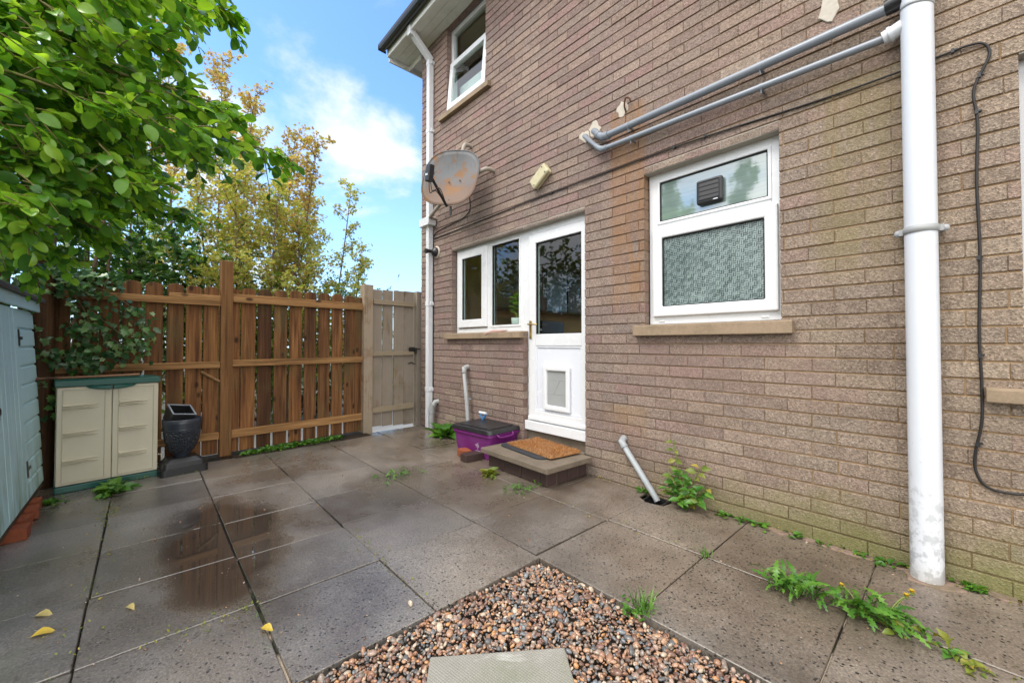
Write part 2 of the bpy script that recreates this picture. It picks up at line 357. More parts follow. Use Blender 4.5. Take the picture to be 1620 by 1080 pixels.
def brick_mat():
    m, t, b = new_mat('pebbly_brown_brick'); v = wcoords(t); rnd = island(t)
    s = N(t, 'SeparateXYZ', {0: v}); X, Z = s.outputs[0], s.outputs[2]
    base = ramp(t, rnd, [(0.0, (0.245, 0.178, 0.148)), (0.14, (0.192, 0.140, 0.122)), (0.3, (0.272, 0.202, 0.168)), (0.46, (0.226, 0.178, 0.150)), (0.6, (0.252, 0.168, 0.150)), (0.74, (0.212, 0.166, 0.146)), (0.88, (0.255, 0.188, 0.152)), (1.0, (0.295, 0.23, 0.188))])
    big = noise(t, v, 1.3, 4, 0.6)
    base = mix(t, rng_(t, X, -1.9, 0.2, 0.0, 0.75, True), base, mix(t, 0.5, base, (0.29, 0.232, 0.152)))       # the right-hand bricks are tanner
    base = mix(t, rng_(t, Z, 2.1, 3.6, 0.0, 0.45, True), base, mix(t, 1.0, base, (1.12, 1.02, 1.0), 'MULTIPLY'))
    gr = N(t, 'TexVoronoi', {'Vector': v, 'Scale': 150.0}); gcol = N(t, 'SeparateXYZ', {0: gr.outputs['Color']}).outputs[0]
    fine = noise(t, v, 330, 2)
    c = mix(t, 1.0, base, ramp(t, gcol, [(0, (0.6, 0.58, 0.56)), (0.3, (0.86, 0.85, 0.84)), (0.7, (1.04, 1.04, 1.03)), (1, (1.38, 1.38, 1.36))]), 'MULTIPLY')
    pale = rng_(t, noise(t, v, 70, 2), 0.68, 0.72)
    c = mix(t, math_(t, 'MULTIPLY', pale, 0.5), c, (0.55, 0.5, 0.44))
    dk = rng_(t, noise(t, vmap(t, v, (1, 1, 1), (5, 2, 9)), 130, 2), 0.66, 0.72)
    c = mix(t, math_(t, 'MULTIPLY', dk, 0.45), c, (0.07, 0.05, 0.04))
    # weather: dark grime patches, white bloom, orange rust runs, green algae low down
    gm = rng_(t, noise(t, vmap(t, v, (1.2, 1, 2.6)), 1.6, 6, 0.62), 0.52, 0.72, 0, 0.5)
    c = mix(t, gm, c, mix(t, 1.0, c, (0.62, 0.6, 0.6), 'MULTIPLY'))
    st = noise(t, vmap(t, v, (14, 1, 2.2)), 1.0, 4, 0.6)
    def run(x0, x1, z0, z1, amt, col):
        global_c = math_(t, 'MULTIPLY', math_(t, 'MULTIPLY', rng_(t, X, x0, x0 + 0.1, 0, 1, True), rng_(t, X, x1 - 0.1, x1, 1, 0, True)),
                         math_(t, 'MULTIPLY', rng_(t, Z, z0, z0 + 0.35, 0, 1, True), rng_(t, Z, z1 - 0.06, z1, 1, 0, True)))
        return math_(t, 'MULTIPLY', math_(t, 'MULTIPLY', global_c, rng_(t, st, 0.3, 0.62)), amt), col
    for a in ((-1.84, -1.46, 1.15, 2.86, 0.65, (0.28, 0.145, 0.062)), (-1.95, -1.45, 0.25, 0.62, 0.5, (0.27, 0.16, 0.06)), (-3.3, -2.8, 0.35, 0.75, 0.3, (0.26, 0.16, 0.07)), (-1.62, -1.4, 1.2, 2.3, 0.35, (0.26, 0.14, 0.055)),
              (-0.55, 0.0, 1.25, 2.45, 0.45, (0.2, 0.165, 0.06)), (-0.62, -0.35, 0.85, 1.2, 0.3, (0.22, 0.2, 0.1)), (-4.4, -2.7, 0.45, 1.13, 0.5, (0.225, 0.145, 0.13)), (-1.75, -0.4, 0.62, 1.1, 0.5, (0.235, 0.153, 0.132))):
        f, col = run(*a); c = mix(t, f, c, col)
    al = math_(t, 'MULTIPLY', rng_(t, math_(t, 'ADD', Z, math_(t, 'MULTIPLY', noise(t, v, 3.2, 5, 0.6), -0.55)), -0.24, 0.06, 1.0, 0.0, True), rng_(t, X, -2.2, -0.3, 0.12, 1.0, True))
    c = mix(t, math_(t, 'MULTIPLY', al, 0.85), c, mix(t, 0.8, c, (0.135, 0.14, 0.03)))
    setp(t, b, color=c, rough=0.82, spec=0.28)
    hgt = math_(t, 'ADD', math_(t, 'MULTIPLY', gr.outputs['Distance'], 0.8), math_(t, 'MULTIPLY', fine, 0.5))
    setp(t, b, normal=bump(t, hgt, 0.75, 0.004)); return m
M['brick'] = brick_mat()
def mortar_mat():
    m, t, b = new_mat('brown_mortar'); v = wcoords(t); X = N(t, 'SeparateXYZ', {0: v}).outputs[0]; Z = N(t, 'SeparateXYZ', {0: v}).outputs[2]
    c = mix(t, rng_(t, X, -2.6, 0.0, 0, 1, True), (0.20, 0.14, 0.118), (0.37, 0.26, 0.155))
    c = mix(t, noise(t, v, 30, 4), mix(t, 1.0, c, (0.55, 0.52, 0.5), 'MULTIPLY'), mix(t, 1.0, c, (1.3, 1.25, 1.2), 'MULTIPLY'))
    al = math_(t, 'MULTIPLY', rng_(t, Z, 0.0, 0.35, 0.8, 0.0), rng_(t, X, -2.2, -0.3, 0.2, 1.0))
    c = mix(t, al, c, (0.07, 0.07, 0.025))
    setp(t, b, color=c, rough=0.95, spec=0.15, normal=bump(t, noise(t, v, 150, 3), 0.6, 0.004)); return m
M['mortar'] = mortar_mat()

def slab_mat():
    m, t, b = new_mat('wet_concrete_paving'); v = wcoords(t); rnd = island(t)
    s = N(t, 'SeparateXYZ', {0: v}); X, Y = s.outputs[0], s.outputs[1]
    base = ramp(t, rnd, [(0, (0.125, 0.11, 0.097)), (0.3, (0.19, 0.171, 0.153)), (0.55, (0.15, 0.139, 0.129)), (0.8, (0.215, 0.194, 0.172)), (1.0, (0.165, 0.144, 0.124))])
    base = mix(t, rng_(t, Y, 1.25, 1.9, 0.0, 0.65, True), base, (0.165, 0.127, 0.094))
    big = noise(t, v, 1.5, 6, 0.6)
    c = mix(t, 1.0, base, ramp(t, big, [(0.28, (0.55, 0.52, 0.49)), (0.5, (0.98, 0.98, 0.97)), (0.72, (1.38, 1.35, 1.3))]), 'MULTIPLY')
    gr = noise(t, v, 130, 4, 0.75)
    c = mix(t, 1.0, c, ramp(t, gr, [(0.25, (0.35, 0.35, 0.35)), (0.5, (1, 1, 1)), (0.75, (1.9, 1.88, 1.85))]), 'MULTIPLY')
    # pits in the wall side slabs
    vo = N(t, 'TexVoronoi', {'Vector': N(t, 'VectorMath', {0: v, 1: N(t, 'VectorMath', {0: N(t, 'TexNoise', {'Vector': v, 'Scale': 40.0}).outputs['Color'], 3: 0.02}, operation='SCALE').outputs[0]}, operation='ADD').outputs[0], 'Scale': 36.0, 'Randomness': 1.0})
    pick = N(t, 'SeparateXYZ', {0: vo.outputs['Color']}).outputs[0]
    pit = math_(t, 'MULTIPLY', rng_(t, vo.outputs['Distance'], 0.15, 0.22, 1.0, 0.0), rng_(t, pick, 0.5, 0.52))
    vo2 = N(t, 'TexVoronoi', {'Vector': N(t, 'VectorMath', {0: v, 1: N(t, 'VectorMath', {0: N(t, 'TexNoise', {'Vector': v, 'Scale': 90.0}).outputs['Color'], 3: 0.012}, operation='SCALE').outputs[0]}, operation='ADD').outputs[0], 'Scale': 62.0})
    pit2 = math_(t, 'MULTIPLY', rng_(t, vo2.outputs['Distance'], 0.23, 0.31, 1.0, 0.0), rng_(t, N(t, 'SeparateXYZ', {0: vo2.outputs['Color']}).outputs[0], 0.55, 0.57))
    pit = math_(t, 'MAXIMUM', pit, pit2)
    pitz = math_(t, 'MULTIPLY', rng_(t, X, -2.6, -1.2, 0.12, 1.0, True), rng_(t, noise(t, v, 1.1, 3), 0.3, 0.5, 0.45, 1.0))
    pit = math_(t, 'MULTIPLY', pit, pitz)
    c = mix(t, pit, c, (0.012, 0.010, 0.009))
    fl = rng_(t, noise(t, vmap(t, v, (1, 1, 1), (3, 7, 0)), 60, 2, 0.5), 0.735, 0.75)
    c = mix(t, math_(t, 'MULTIPLY', fl, 0.8), c, (0.42, 0.39, 0.34))
    # green bloom on the slabs by the shed
    gb = math_(t, 'MULTIPLY', rng_(t, Y, -0.1, -0.3, 0.0, 0.4, True), rng_(t, noise(t, v, 2.3, 4), 0.45, 0.62))
    c = mix(t, gb, c, (0.12, 0.125, 0.075))
    # standing water: an irregular shallow pool
    wob = N(t, 'TexNoise', {'Vector': v, 'Scale': 3.2, 'Detail': 4.0})
    ex = math_(t, 'DIVIDE', math_(t, 'ADD', X, 2.66), 0.72); ey = math_(t, 'DIVIDE', math_(t, 'ADD', math_(t, 'ADD', Y, -0.33), math_(t, 'MULTIPLY', ex, 0.05)), 0.265)
    dd = math_(t, 'SQRT', math_(t, 'ADD', math_(t, 'MULTIPLY', ex, ex), math_(t, 'MULTIPLY', ey, ey)))
    dd = math_(t, 'ADD', dd, math_(t, 'MULTIPLY', math_(t, 'SUBTRACT', wob.outputs[0], 0.5), 0.9))
    pud = rng_(t, dd, 0.74, 1.2, 1.0, 0.0, True)
    damp = rng_(t, dd, 0.95, 1.9, 1.0, 0.0, True)
    c = mix(t, math_(t, 'MULTIPLY', pud, 0.75), c, (0.05, 0.036, 0.027))
    wet = rng_(t, noise(t, vmap(t, v, (1, 1, 1), (9, 1, 0)), 1.35, 6, 0.66), 0.40, 0.58)
    c = mix(t, math_(t, 'MULTIPLY', wet, 0.85), c, mix(t, 1.0, c, (0.60, 0.55, 0.50), 'MULTIPLY'))
    rgh = mix(t, wet, (0.46, 0.46, 0.46), (0.24, 0.24, 0.24))
    rgh = mix(t, rng_(t, X, -2.3, -1.3, 0, 0.8, True), rgh, (0.47, 0.47, 0.47))
    rgh = mix(t, math_(t, 'POWER', pud, 0.6), rgh, (0.02, 0.02, 0.02))
    setp(t, b, color=c, rough=rgh, spec=0.8, coat=mix(t, rng_(t, X, -1.7, -1.2), (0.42, 0.42, 0.42), (0.1, 0.1, 0.1)), coatr=rng_(t, pud, 0.0, 1.0, 0.24, 0.015))
    h = math_(t, 'SUBTRACT', math_(t, 'MULTIPLY', gr, 0.5), math_(t, 'MULTIPLY', pit, 1.3))
    h = math_(t, 'ADD', h, math_(t, 'MULTIPLY', noise(t, v, 55, 2), 0.5))
    dry = math_(t, 'SUBTRACT', 1.0, math_(t, 'POWER', pud, 0.55))
    bn = N(t, 'Bump', {'Height': h, 'Distance': 0.004}); t.links.new(math_(t, 'MULTIPLY', dry, 0.42), bn.inputs['Strength'])
    setp(t, b, normal=bn.outputs[0]); return m
M['slab'] = slab_mat()
def joint_mat():
    m, t, b = new_mat('paving_joint_fill'); v = wcoords(t)
    n = noise(t, v, 2.4, 3)
    c = mix(t, rng_(t, math_(t, 'ADD', n, rng_(t, N(t, 'SeparateXYZ', {0: v}).outputs[0], -1.9, -0.9, -0.09, 0.07)), 0.50, 0.56), (0.018, 0.015, 0.012), (0.50, 0.41, 0.31))
    c = mix(t, rng_(t, noise(t, v, 4.5, 4), 0.56, 0.66, 0, 0.8), c, (0.055, 0.065, 0.018))
    setp(t, b, color=c, rough=0.9, normal=bump(t, noise(t, v, 140, 3), 0.6, 0.004)); return m
M['joint'] = joint_mat()
def pebble_mat():
    m, t, b = new_mat('mixed_river_pebbles'); v = coords(t); rnd = island(t)
    c = ramp(t, rnd, [(0.0, (0.146, 0.080, 0.054)), (0.12, (0.292, 0.158, 0.098)), (0.26, (0.207, 0.165, 0.136)), (0.38, (0.389, 0.237, 0.150)), (0.5, (0.109, 0.109, 0.109)), (0.6, (0.304, 0.218, 0.170)), (0.7, (0.194, 0.112, 0.088)), (0.78, (0.437, 0.356, 0.270)), (0.86, (0.159, 0.172, 0.183)), (0.93, (0.437, 0.225, 0.096)), (1.0, (0.588, 0.567, 0.473))], 'CONSTANT')
    off = N(t, 'VectorMath', {0: v, 1: N(t, 'CombineXYZ', {0: math_(t, 'MULTIPLY', rnd, 91.0), 1: 0.0, 2: 0.0}).outputs[0]}, operation='ADD').outputs[0]
    n = noise(t, vmap(t, off, (1, 2.2, 4)), 85, 4, 0.6)
    c = mix(t, 1.0, c, ramp(t, n, [(0.25, (0.55, 0.52, 0.5)), (0.5, (1, 1, 1)), (0.75, (1.45, 1.4, 1.35))]), 'MULTIPLY')
    setp(t, b, color=c, rough=0.27, spec=0.5); return m
M['pebble'] = pebble_mat()
def coir_mat():
    m, t, b = new_mat('orange_coir_fibre'); v = coords(t); rnd = island(t)
    c = ramp(t, rnd, [(0, (0.20, 0.075, 0.022)), (0.5, (0.42, 0.18, 0.055)), (1, (0.58, 0.33, 0.15))])
    c = mix(t, rng_(t, noise(t, v, 9, 4), 0.4, 0.65, 0, 0.5), c, (0.42, 0.26, 0.14))
    setp(t, b, color=c, rough=0.85, spec=0.2); return m
M['coir'] = coir_mat()
def dish_mat():
    m, t, b = new_mat('rust_stained_grey_dish'); v = coords(t)
    z = N(t, 'SeparateXYZ', {0: v}).outputs[2]
    n = noise(t, v, 7, 6, 0.65); st = noise(t, vmap(t, v, (40, 40, 5)), 1.0, 4)
    c = mix(t, n, (0.10, 0.11, 0.12), (0.19, 0.19, 0.195))
    band = math_(t, 'ADD', math_(t, 'MULTIPLY', rng_(t, z, 0.16, -0.26), 0.5), math_(t, 'MULTIPLY', n, 0.75))
    c = mix(t, rng_(t, band, 0.45, 0.70, 0, 0.8), c, (0.165, 0.098, 0.062))
    c = mix(t, rng_(t, noise(t, v, 10, 5, 0.6), 0.52, 0.64, 0, 0.8), c, (0.22, 0.10, 0.028))
    c = mix(t, math_(t, 'MULTIPLY', rng_(t, z, 0.08, 0.28), rng_(t, st, 0.52, 0.66, 0, 0.8)), c, (0.12, 0.09, 0.07))
    setp(t, b, color=c, rough=0.6, spec=0.25); return m
M['dish'] = dish_mat()
def glass_mat(name, ior=1.75, tint=(0.86, 0.92, 0.9)):
    m, t, b = new_mat(name)
    tr = N(t, 'BsdfTransparent', {0: rgba(tint)}); gl = N(t, 'BsdfGlossy', {0: (1, 1, 1, 1), 'Roughness': 0.015})
    v = coords(t); nm = bump(t, noise(t, v, 1.6, 2), 0.05, 0.02); t.links.new(nm, gl.inputs['Normal'])
    fr = N(t, 'Fresnel', {0: ior})
    front = math_(t, 'SUBTRACT', 1.0, N(t, 'NewGeometry').outputs['Backfacing'])
    ms = N(t, 'MixShader', {0: math_(t, 'MULTIPLY', fr.outputs[0], front), 1: tr.outputs[0], 2: gl.outputs[0]})
    t.links.new(ms.outputs[0], t.nodes['Material Output'].inputs[0]); t.nodes.remove(b); return m
M['glass'] = glass_mat('clear_window_glass')
def obscure(name, weave):
    m, t, b = new_mat(name); v = coords(t); s = N(t, 'SeparateXYZ', {0: v})
    n = noise(t, v, 40, 3)
    if weave:                                                # pressed basket-weave pattern
        x = math_(t, 'MULTIPLY', s.outputs[0], 42.0); z = math_(t, 'MULTIPLY', s.outputs[2], 42.0)
        fx = math_(t, 'FLOOR', x); fz = math_(t, 'FLOOR', z)
        chk = math_(t, 'ABSOLUTE', math_(t, 'MODULO', math_(t, 'ADD', fx, fz), 2.0))
        cell = N(t, 'TexWhiteNoise', {0: N(t, 'CombineXYZ', {0: fx, 1: fz, 2: 0.0}).outputs[0]}, noise_dimensions='3D').outputs[0]
        lx = math_(t, 'SINE', math_(t, 'MULTIPLY', x, 12.57)); lz = math_(t, 'SINE', math_(t, 'MULTIPLY', z, 12.57))
        w_ = mix(t, chk, lx, lz)
        pat = rng_(t, math_(t, 'ADD', math_(t, 'ADD', w_, math_(t, 'MULTIPLY', math_(t, 'SUBTRACT', cell, 0.5), 1.0)), math_(t, 'MULTIPLY', math_(t, 'SUBTRACT', n, 0.5), 3.0)), -0.9, 1.1)
        c = mix(t, pat, (0.055, 0.08, 0.078), (0.27, 0.335, 0.325))
        c = mix(t, rng_(t, noise(t, v, 3.0, 3), 0.35, 0.65, 0, 0.6), c, mix(t, 1.0, c, (0.55, 0.6, 0.6), 'MULTIPLY'))
        setp(t, b, color=c, rough=rng_(t, n, 0.3, 0.7, 0.12, 0.3), spec=0.6, ior=1.5, normal=bump(t, pat, 0.28, 0.003))
    else:
        ln = noise(t, vmap(t, v, (3, 3, 90)), 1.0, 2)
        c = mix(t, ln, (0.13, 0.19, 0.175), (0.24, 0.31, 0.29))
        setp(t, b, color=c, rough=0.02, spec=1.0, ior=1.9, normal=bump(t, ln, 0.03, 0.004))
    return m
M['weaveglass'] = obscure('patterned_bathroom_glass', True); M['reedglass'] = obscure('reeded_bathroom_glass', False)
M['flapglass'] = plain('grey_clear_flap', (0.33, 0.34, 0.34), 0.15, 0.1, 6, 0.6)

M['grisel'] = leafmat('glossy_oval_leaf', [(0, (0.045, 0.125, 0.03)), (0.25, (0.09, 0.235, 0.035)), (0.55, (0.18, 0.39, 0.042)), (0.85, (0.30, 0.53, 0.055)), (1, (0.42, 0.64, 0.09))], 0.24, 0.6)
M['griselnew'] = leafmat('bright_young_leaf', [(0, (0.14, 0.3, 0.025)), (0.5, (0.24, 0.42, 0.035)), (1, (0.34, 0.52, 0.06))], 0.3, 0.5)
M['ivy'] = leafmat('ivy_leaf', [(0, (0.02, 0.07, 0.02)), (0.5, (0.045, 0.13, 0.035)), (0.85, (0.11, 0.23, 0.06)), (1, (0.28, 0.38, 0.16))], 0.3, 0.25)
M['maple'] = leafmat('bronze_maple_leaf', [(0, (0.38, 0.21, 0.09)), (0.3, (0.52, 0.33, 0.14)), (0.6, (0.55, 0.42, 0.17)), (0.85, (0.46, 0.45, 0.16)), (1, (0.64, 0.52, 0.24))], 0.45, 0.55)
M['mapleg'] = leafmat('yellow_green_maple_leaf', [(0, (0.34, 0.38, 0.11)), (0.4, (0.50, 0.52, 0.15)), (0.75, (0.58, 0.54, 0.18)), (1, (0.60, 0.42, 0.18))], 0.45, 0.55)
M['bush'] = leafmat('hedge_leaf', [(0, (0.08, 0.17, 0.03)), (0.5, (0.17, 0.29, 0.05)), (1, (0.3, 0.42, 0.09))], 0.4, 0.5)
M['weed'] = leafmat('weed_leaf', [(0, (0.05, 0.15, 0.018)), (0.5, (0.085, 0.22, 0.024)), (1, (0.16, 0.32, 0.04))], 0.4, 0.3)
M['weedy'] = leafmat('yellowing_weed_leaf', [(0, (0.14, 0.2, 0.03)), (0.5, (0.24, 0.27, 0.04)), (1, (0.4, 0.3, 0.05))], 0.45, 0.3)
M['fallen'] = leafmat('fallen_yellow_leaf', [(0, (0.55, 0.36, 0.03)), (1, (0.6, 0.42, 0.06))], 0.4, 0.1)
M['fallenpale'] = leafmat('fallen_pale_leaf', [(0, (0.55, 0.42, 0.16)), (1, (0.55, 0.42, 0.16))], 0.4, 0.1)
M['flower'] = leafmat('yellow_petals', [(0, (0.6, 0.36, 0.01)), (1, (0.7, 0.5, 0.02))], 0.5, 0.2)

# ================================================================== SETTING
WY = 2.66                                                    # the brick face of the house
def sheet(name, poly, z, m):
    b = MB(); b.add([(x, y, z) for x, y in poly], [tuple(range(len(poly)))])
    return tag(b.build(name, m), kind='structure')
sheet('ground', [(-90, -90), (90, -90), (90, 90), (-90, 90)], -0.16, M['ground'])
b = MB(); b.box(-6.15, -4.66, -6, 14, -0.15, -0.03); tag(b.build('back_path', M['palepath']), kind='structure')

# paving: strips of slabs parallel to the house, gravel bed let into it
STR = [((-1.62, -1.15), [-4.6, -4.05, -3.5, -2.98, -2.45, -1.93, -1.39]),
       ((-1.15, -0.68), [-4.6, -4.05, -3.5, -2.98, -2.45, -1.93, -1.39]),
       ((-0.68, -0.16), [-4.5, -3.95, -3.43, -2.99, -2.45, -1.93, -1.39]),
       ((-0.16, 0.347), [-4.5, -3.96, -3.475, -2.92, -2.42, -1.925, -1.385]),
       ((0.347, 0.86), [-4.5, -3.9, -3.43, -2.89, -2.385, -1.903, -1.39]),
       ((0.86, 1.452), [-4.58, -3.98, -3.45, -2.945, -2.425, -1.92, -1.395]),
       ((1.452, 2.06), [-4.66, -4.15, -3.6, -3.07, -2.46, -1.953, -1.428, -0.862, -0.305, 0.29, 0.88, 1.47, 2.06, 2.65]),
       ((2.06, 2.648), [-4.7, -4.2, -3.62, -3.1, -2.55, -1.98, -1.42, -0.848, -0.278, 0.30, 0.89, 1.48, 2.07, 2.66])]
pb = MB()
rs = random.Random(3)
for (y0, y1), xs in STR:
    for x0, x1 in zip(xs[:-1], xs[1:]):
        g = 0.0036; j = lambda a=0.003: rs.uniform(-a, a)
        P = [[x0 + g + j(), y0 + g + j()], [x1 - g + j(), y0 + g + j()], [x1 - g + j(), y1 - g + j()], [x0 + g + j(), y1 - g + j()]]
        if y1 < 0.5 and x0 < -4.45:                          # first slabs run under the fence line
            pass
        if abs(x0 + 1.42) < 0.01 and y0 > 2:                 # corner broken out for the gully
            P = [P[0], P[1], P[2], [-1.275, P[2][1]], [-1.30, 2.50], [P[0][0], 2.47]]
        if abs(x1 + 1.42) < 0.01 and y0 > 2:
            P = [P[0], P[1], [P[1][0], 2.50], [-1.50, 2.545], [-1.50, P[2][1]], P[3]]
        tx, ty, dz = rs.uniform(-0.005, 0.005), rs.uniform(-0.005, 0.005), rs.uniform(-0.0025, 0.0025)
        cx, cy = (x0 + x1) / 2, (y0 + y1) / 2; n = len(P)
        top = [(x, y, dz + (x - cx) * tx + (y - cy) * ty) for x, y in P]; bot = [(x, y, -0.05) for x, y in P]
        pb.add(bot + top, [tuple(reversed(range(n))), tuple(range(n, 2 * n))] + [(i, (i + 1) % n, (i + 1) % n + n, i + n) for i in range(n)])
tag(pb.build('paving', M['slab'], bevel=0.0025, segs=1), kind='structure')
jb = MB()
jb.box(-4.75, -1.43, -1.7, 1.48, -0.14, -0.016); jb.box(-4.75, 2.7, 1.4801, 2.47, -0.14, -0.016); jb.box(-4.75, -1.50, 2.47, 2.655, -0.14, -0.016); jb.box(-1.29, 2.7, 2.47, 2.655, -0.14, -0.016)
tag(jb.build('paving_bed', M['joint']), kind='structure')
mb = MB()                                                    # crumbling mortar fillet along the foot of the wall
xx = -0.75
while xx < 2.6:
    l = rs.uniform(0.05, 0.22); 
    if rs.random() < 0.75: mb.plan([(xx, 2.622 + rs.uniform(-.012, .01)), (xx + l * .5, 2.615 + rs.uniform(-.02, .012)), (xx + l, 2.625 + rs.uniform(-.01, .01)), (xx + l, 2.658), (xx, 2.658)], -0.01, rs.uniform(0.004, 0.011))
    xx += l + rs.uniform(0, 0.05)
tag(mb.build('paving_fillet', M['fillet'], bevel=0.003, segs=1), kind='structure')

# gravel
ico = bmesh.new(); bmesh.ops.create_icosphere(ico, subdivisions=2, radius=1.0)
IV = np.array([v.co[:] for v in ico.verts]); IF = np.array([[v.index for v in f.verts] for f in ico.faces]); ico.free()
def pebbles(name, pts, size, m):
    n = len(pts); nv, nf = len(IV), len(IF)
    q = rng.normal(size=(n, 4)); q[:, 1:3] *= 0.28; q /= np.linalg.norm(q, axis=1)[:, None]
    a, bq, c, d = q.T
    Rm = np.stack([1 - 2 * (c * c + d * d), 2 * (bq * c - a * d), 2 * (bq * d + a * c), 2 * (bq * c + a * d), 1 - 2 * (bq * bq + d * d), 2 * (c * d - a * bq), 2 * (bq * d - a * c), 2 * (c * d + a * bq), 1 - 2 * (bq * bq + c * c)], 1).reshape(n, 3, 3)
    sc = np.stack([size * rng.uniform(0.9, 1.5, n), size * rng.uniform(0.7, 1.0, n), size * rng.uniform(0.42, 0.7, n)], 1)
    dirs = rng.normal(size=(n, 3)); dirs /= np.linalg.norm(dirs, axis=1)[:, None]
    lump = 1 + 0.16 * np.einsum('vk,nk->nv', IV, dirs) ** 2 - 0.10 * np.abs(np.einsum('vk,nk->nv', IV, dirs[:, [1, 2, 0]]))
    V = IV[None] * lump[:, :, None] * sc[:, None]
    V = np.einsum('nij,nvj->nvi', Rm, V) + pts[:, None]
    return raw_mesh(name, V.reshape(-1, 3), (IF[None] + (np.arange(n) * nv)[:, None, None]).reshape(-1, 3), m)
def raw_mesh(name, V, Fc, m, parent=None):
    me = bpy.data.meshes.new(name); k = Fc.shape[1]
    me.vertices.add(len(V)); me.vertices.foreach_set('co', np.ascontiguousarray(V, dtype=np.float32).ravel())
    me.loops.add(Fc.size); me.loops.foreach_set('vertex_index', np.ascontiguousarray(Fc, dtype=np.int32).ravel())
    me.polygons.add(len(Fc)); me.polygons.foreach_set('loop_start', np.arange(0, Fc.size, k, dtype=np.int32))
    me.polygons.foreach_set('use_smooth', np.ones(len(Fc), dtype=bool)); me.materials.append(m); me.update(calc_edges=True); me.validate()
    o = bpy.data.objects.new(name, me); COL.objects.link(o)
    if parent is not None: o.parent = parent
    return o
gx, gy = np.meshgrid(np.arange(-1.39, 0.22, 0.0138), np.arange(0.12, 1.442, 0.0122))
gp = np.stack([gx.ravel(), gy.ravel(), np.zeros(gx.size)], 1); gp[:, :2] += rng.uniform(-0.006, 0.006, (len(gp), 2))
_ca, _sa = math.cos(math.atan2(0.367, 0.275)), math.sin(math.atan2(0.367, 0.275))          # leave the stepping stone clear
_lx = (gp[:, 0] + 1.0655) * _ca + (gp[:, 1] - 0.9025) * _sa; _ly = -(gp[:, 0] + 1.0655) * _sa + (gp[:, 1] - 0.9025) * _ca
gp = gp[(gp[:, 0] > -1.387) & ~((np.abs(_lx) < 0.226) & (_ly < -0.004) & (_ly > -0.445))]
gs = np.clip(rng.lognormal(math.log(0.0068), 0.36, len(gp)), 0.004, 0.0155)
heap = 0.006 * np.sin(gp[:, 0] * 7.1) * np.cos(gp[:, 1] * 6.3)
gp[:, 2] = -0.024 + heap + rng.uniform(-0.006, 0.009, len(gp)) + 0.014 * np.clip((1.44 - gp[:, 1]) / 0.12, 0.25, 1)
tag(pebbles('gravel', gp, gs, M['pebble']), kind='stuff')
sheet('gravel_bed', [(-1.39, -1.7), (3, -1.7), (3, 1.45), (-1.39, 1.45)], -0.055, M['soil'])

# ------------------------------------------------------------------ the house
house = thing('brick_house', (-1.0, WY, 0), 'brown brick house wall with white windows, panelled back door and white soffit', 'house')
def subtract(r, holes):
    out = [r]
    for hx0, hx1, hz0, hz1 in holes:
        nxt = []
        for x0, x1, z0, z1 in out:
            if x1 <= hx0 or x0 >= hx1 or z1 <= hz0 or z0 >= hz1: nxt.append((x0, x1, z0, z1)); continue
            if x0 < hx0: nxt.append((x0, hx0, z0, z1))
            if x1 > hx1: nxt.append((hx1, x1, z0, z1))
            a, c = max(x0, hx0), min(x1, hx1)
            if z0 < hz0: nxt.append((a, c, z0, hz0))
            if z1 > hz1: nxt.append((a, c, hz1, z1))
        out = nxt
    return [q for q in out if q[1] - q[0] > 0.012 and q[3] - q[2] > 0.008]
HOLES = [(-3.99, -2.775, 1.155, 2.15), (-2.776, -2.048, 0.10, 2.15), (-1.515, -0.672, 1.155, 2.275), (-4.112, -3.36, 3.80, 4.86), (0.182, 1.45, 0.86, 2.25)]
def brick_panel(u0, u1, ztop, holes, fn, name, depth=0.068):
    bb = MB(); mm = MB(); r2 = random.Random(11)
    k = -2
    while k * 0.075 < ztop:
        z0, z1 = k * 0.075 + 0.0045, min((k + 1) * 0.075 - 0.0045, ztop)
        off = (0.0 if k % 2 else 0.1125) + r2.uniform(-0.008, 0.008)
        x = u0 - 0.225 + off
        while x < u1:
            xa, xb = max(x, u0), min(x + 0.225 + r2.uniform(-0.004, 0.004), u1)
            if xb - xa > 0.02:
                for q in subtract((xa + (0.0012 if xa > u0 else 0), xb - (0.0012 if xb < u1 else 0), z0, z1), holes):
                    d = r2.uniform(-0.0018, 0.0018); j = lambda: r2.uniform(-0.0012, 0.0012); c = 0.0022
                    a, e, z_, w_ = q
                    fr = [(a + c + j(), d + j(), z_ + c + j()), (e - c + j(), d + j(), z_ + c + j()), (e - c + j(), d + j(), w_ - c + j()), (a + c + j(), d + j(), w_ - c + j())]
                    md = [(a, d + c, z_), (e, d + c, z_), (e, d + c, w_), (a, d + c, w_)]
                    bk = [(a, depth, z_), (e, depth, z_), (e, depth, w_), (a, depth, w_)]
                    fs = [(0, 1, 2, 3)] + [(i, i + 4, (i + 1) % 4 + 4, (i + 1) % 4) for i in range(4)] + [(i + 4, i + 8, (i + 1) % 4 + 8, (i + 1) % 4 + 4) for i in range(4)]
                    bb.add([fn(*p) for p in fr + md + bk], fs)
            x += 0.225
        k += 1
    e = 0.003
    for q in subtract((u0 + e, u1 - e, -0.15, ztop - e), [(a - e, b_ + e, c_ - e, d_ + e) for a, b_, c_, d_ in holes]):
        x0, x1, z0, z1 = q; d0 = 0.0072; d1 = depth - 0.004
        vs = [fn(x, y, z) for z in (z0, z1) for y in (d0, d1) for x in (x0, x1)]
        mm.add(vs, [(0, 2, 3, 1), (4, 5, 7, 6), (0, 1, 5, 4), (2, 6, 7, 3), (0, 4, 6, 2), (1, 3, 7, 5)])
    o = bb.build(name, M['brick'], house, world=True)
    m_ = mm.build('mortar', M['mortar'], o, world=True)
    return o
